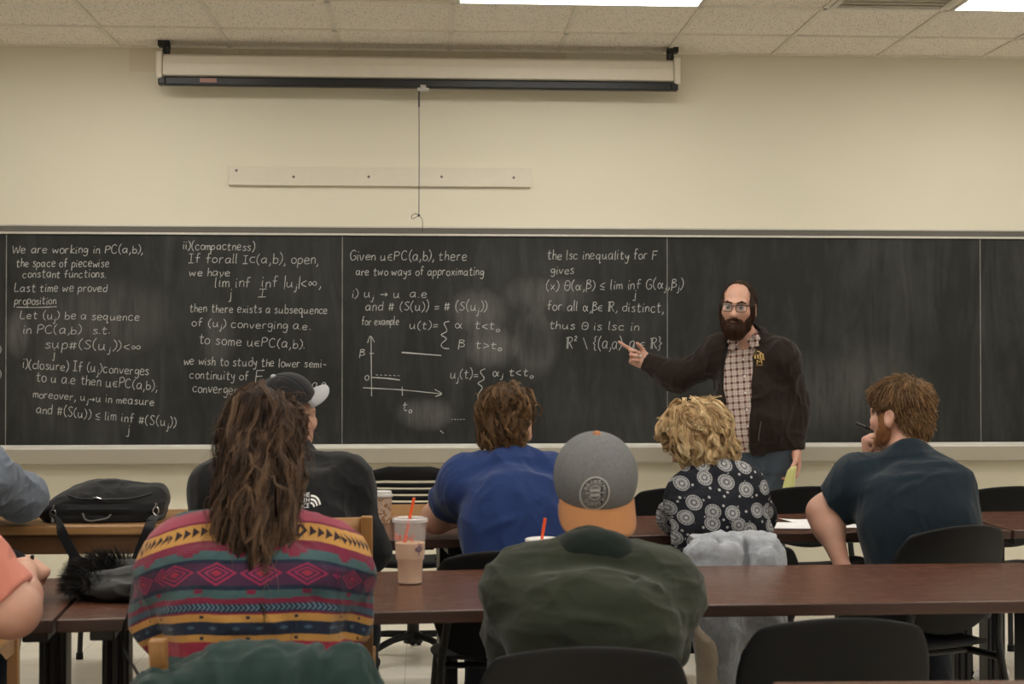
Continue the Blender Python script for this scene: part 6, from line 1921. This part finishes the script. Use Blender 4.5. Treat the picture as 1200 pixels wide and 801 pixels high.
# ------------------------------------------------------------------ cups
kp = Mat('clear_plastic', (.92, .92, .92), .12); kp.b.inputs['Alpha'].default_value = .22; kp.b.inputs['Specular IOR Level'].default_value = .6
kd = Mat('milky_coffee', S(198, 152, 112), .45, 0, .3)
kd.color(kd.mix(kd.noise(22, 3), S(190, 144, 102), S(206, 166, 126)))
ORG = plain('straw_orange', S(240, 92, 44), .35, var=.05)
CUPW = plain('lid_white', (.62, .60, .57), .35, var=.03)


def iced_cup(base, label, H, lean, lid_mat, k=1.0, fill=.62, prints=True):
    t = thing('iced_coffee_cup', label, 'cup', tuple(base), 0, 'iced coffees')
    R0, R1, R2 = .034 * k, .042 * k, .046 * k
    prof = [(0, 0), (R0 - .003, 0), (R0, .003), (R0 + .002, H * .34), (R0 + .0065, H * .375), (R0 + .007, H * .39), (R2 - .001, H * .93), (R2 + .0025, H * .935), (R2 + .0025, H * .95)]
    MB().lathe(prof, 40).build('cup', kp.m, t)
    ins = [(0, .002), (R0 - .004, .002), (R0 - .0012, .005), (R0 + .0005, H * .335), (R0 + .005, H * .38), (R0 + .0055, H * .395), (R0 + .0055 + (R2 - R0 - .0075) * (fill - .39) / .54, H * fill), (0, H * fill)]
    MB().lathe(ins, 40).build('drink', kd.m, t)
    MB().lathe([(R2 + .002, H * .93), (R2 + .0045, H * .94), (R2 + .0045, H * .985), (R2 + .001, H * 1.0), (R2 - .006, H * 1.0), (R2 - .009, H * .985), (.006, H * .985)], 40).build('lid', lid_mat, t)
    top = Vector((.003 + lean, -.004, H * .985 + .058)); bot = Vector((-.012 + -lean * .8, .004, H * .55))
    MB().tube([bot, top], .0042, 12).build('straw', ORG, t)
    if prints:
        def wrap(pieces, a0, z0, name, mat):
            m = MB()
            for vs, fs in pieces:
                out = []
                for v in vs:
                    z = z0 + v.y; r = R0 + .007 + (R2 - R0 - .008) * (z / H - .39) / .54 + .0006
                    a = a0 + v.x / r; out.append((r * math.sin(a), -r * math.cos(a), z))
                m.add(out, fs)
            m.build(name, mat, t, smooth=False)
        v, f = decal_text("DUNKIN'", .026); wrap([([Vector((p.x * 1.05, p.y)) for p in v], f)], -.95, H * .70, 'print', plain('print_orange', S(236, 96, 60), .5))
        pc = [rect2d(-.0012, -.022, .0012, .016), ([Vector((p.x * 1.3, p.y * .8 - .002)) for p in ring2d(.006, .009, 16)[0]], ring2d(.006, .009, 16)[1]), rect2d(-.012, -.004, .012, -.0015), ([Vector((p.x + .006, p.y + .006)) for p in ring2d(.003, .005, 12)[0]], ring2d(.003, .005, 12)[1])]
        wrap(pc, .62, H * .55, 'print', plain('print_purple', S(104, 66, 104), .5))
    return t


p = atz(480.5, 683, TH + .0006)
kL = Mat('lid_clear', (.9, .9, .9), .15); kL.b.inputs['Alpha'].default_value = .38
iced_cup(p, 'tall clear cup of iced coffee with an orange straw, in full view on the table', .183, .008, kL.m)
p = Vector((at(637, 640, 4.02).x, 4.02, TH + .0006))
iced_cup(p, 'white lidded cup with an orange straw, mostly hidden by the olive jacket', .128, .001, CUPW, 1.02, .55, False)
# paper cup
t = thing('paper_cup', 'brown printed paper cup with a white lid beside the black fleece sleeve', 'cup', tuple(Vector((at(448, 600, 5.62).x, 5.62, TH + .0006))))
kc = Mat('paper_cup_print', S(176, 140, 112), .7)
n = kc.noise(42, 3, .5, dist=1.5); kc.color(kc.mix(n.gt(.53), S(196, 172, 150), S(150, 112, 84)))
MB().lathe([(0, .002), (.028, .002), (.030, 0), (.030, .004), (.038, .100)], 32).build('cup', kc.m, t)
MB().lathe([(.0385, .098), (.0415, .100), (.0415, .108), (.038, .110), (.036, .120), (.033, .122), (.031, .119), (0, .118)], 32).build('lid', CUPW, t)

# blue book
p = at(541, 592, 5.98)
t = thing('book', 'blue hardcover book lying on the small light oak table', 'book', (p.x, 6.0, TH + .0005), math.radians(4))
BLU = plain('book_blue', S(46, 66, 112), .5, var=.06)
m = MB().box((-.12, -.085, .0), (.12, .085, .003)).box((-.12, -.085, .030), (.12, .085, .033)); m.build('cover', BLU, t, bevel=.001)
MB().box((-.116, -.080, .003), (.116, .080, .030)).build('pages', plain('book_pages', (.62, .58, .52), .8, var=.05), t, smooth=False)
MB().box((-.124, -.085, 0), (-.1165, .085, .033)).build('spine', plain('book_red', S(120, 44, 56), .5), t, bevel=.002)
MB().box((.03, -.0858, .0302), (.06, -.02, .0336)).build('label', plain('book_pink', S(206, 74, 98), .5), t, smooth=False)
# papers on the first row
WP = plain('paper_white', (.80, .79, .78), .8, var=.02)
for i, (px, py, rz, w, d, lb) in enumerate(((942, 616.5, -6, .279, .216, 'white paper sheet on the walnut table, the left one of three overlapping'), (966, 611.5, 14, .279, .216, 'white paper sheet with a raised corner, farthest back of three overlapping'), (990, 615, 3, .279, .216, 'white paper sheet on the walnut table, under the bare forearm at right'))):
    p = atz(px, py, TH); m = MB()
    def sh(u, v, i=i): return Vector(((u - .5) * w, (v - .5) * d, .001 + .0014 * (2, 0, 1)[i] + (.012 * max(0, .4 - u) ** 2 * 4 * v if i == 1 else 0)))
    m.grid(sh, 10, 8); o = m.build('paper_sheet', WP, None, solid=.0004)
    o.location = (p.x, p.y, TH); o.rotation_euler = (0, 0, math.radians(rz)); tag(o, lb, 'paper', 'white paper sheets')


def pen(p, q, label, mat, tipm):
    d = Vector(q) - Vector(p); t = thing('pen', label, 'pen', tuple(p)); L = d.length
    Mx = d.to_track_quat('Z', 'Y').to_matrix().to_4x4()
    MB().lathe([(0, 0), (.0008, 0), (.0032, .016), (.0040, .02), (.0040, L - .004), (.003, L), (0, L)], 12, M=Mx).build('barrel', mat, t)
    MB().lathe([(.0041, L * .62), (.0052, L * .62), (.0052, L - .001), (.004, L + .001), (.0, L + .001)], 12, M=Mx).build('cap', tipm, t)
    return t


pen(at(1031, 507, 5.12), at(1002.5, 495.5, 5.10), 'slim dark pen pointing left, beside the chin of the navy shirt man', BLACKP, plain('pen_dark', (.05, .05, .055), .3, .3))
pen(at(34, 682, 3.90), at(38, 651, 3.86), 'thick black pen upright in the fist of the salmon shirt person', BLACKP, BLACKP)
# crumpled paper on the floor at right
p = atz(1168, 798, 0); vol = volume([ell(p + Vector((0, 0, .03)), (.045, .04, .032), None, .02), ell(p + Vector((-.06, .01, .022)), (.03, .03, .024), None, .02)], .005, fold=[(.018, (30, 30, 30), 7, 1.2)], cuts=((p + Vector((0, 0, .001)), (0, 0, -1)),))
vol[0][:, 2] = np.maximum(vol[0][:, 2], .0005)
o = mesh_np('crumpled_paper', vol[0], vol[1], WP, None, p); o.location = p
tag(o, 'small crumpled white paper on the floor behind a black chair leg', 'paper')
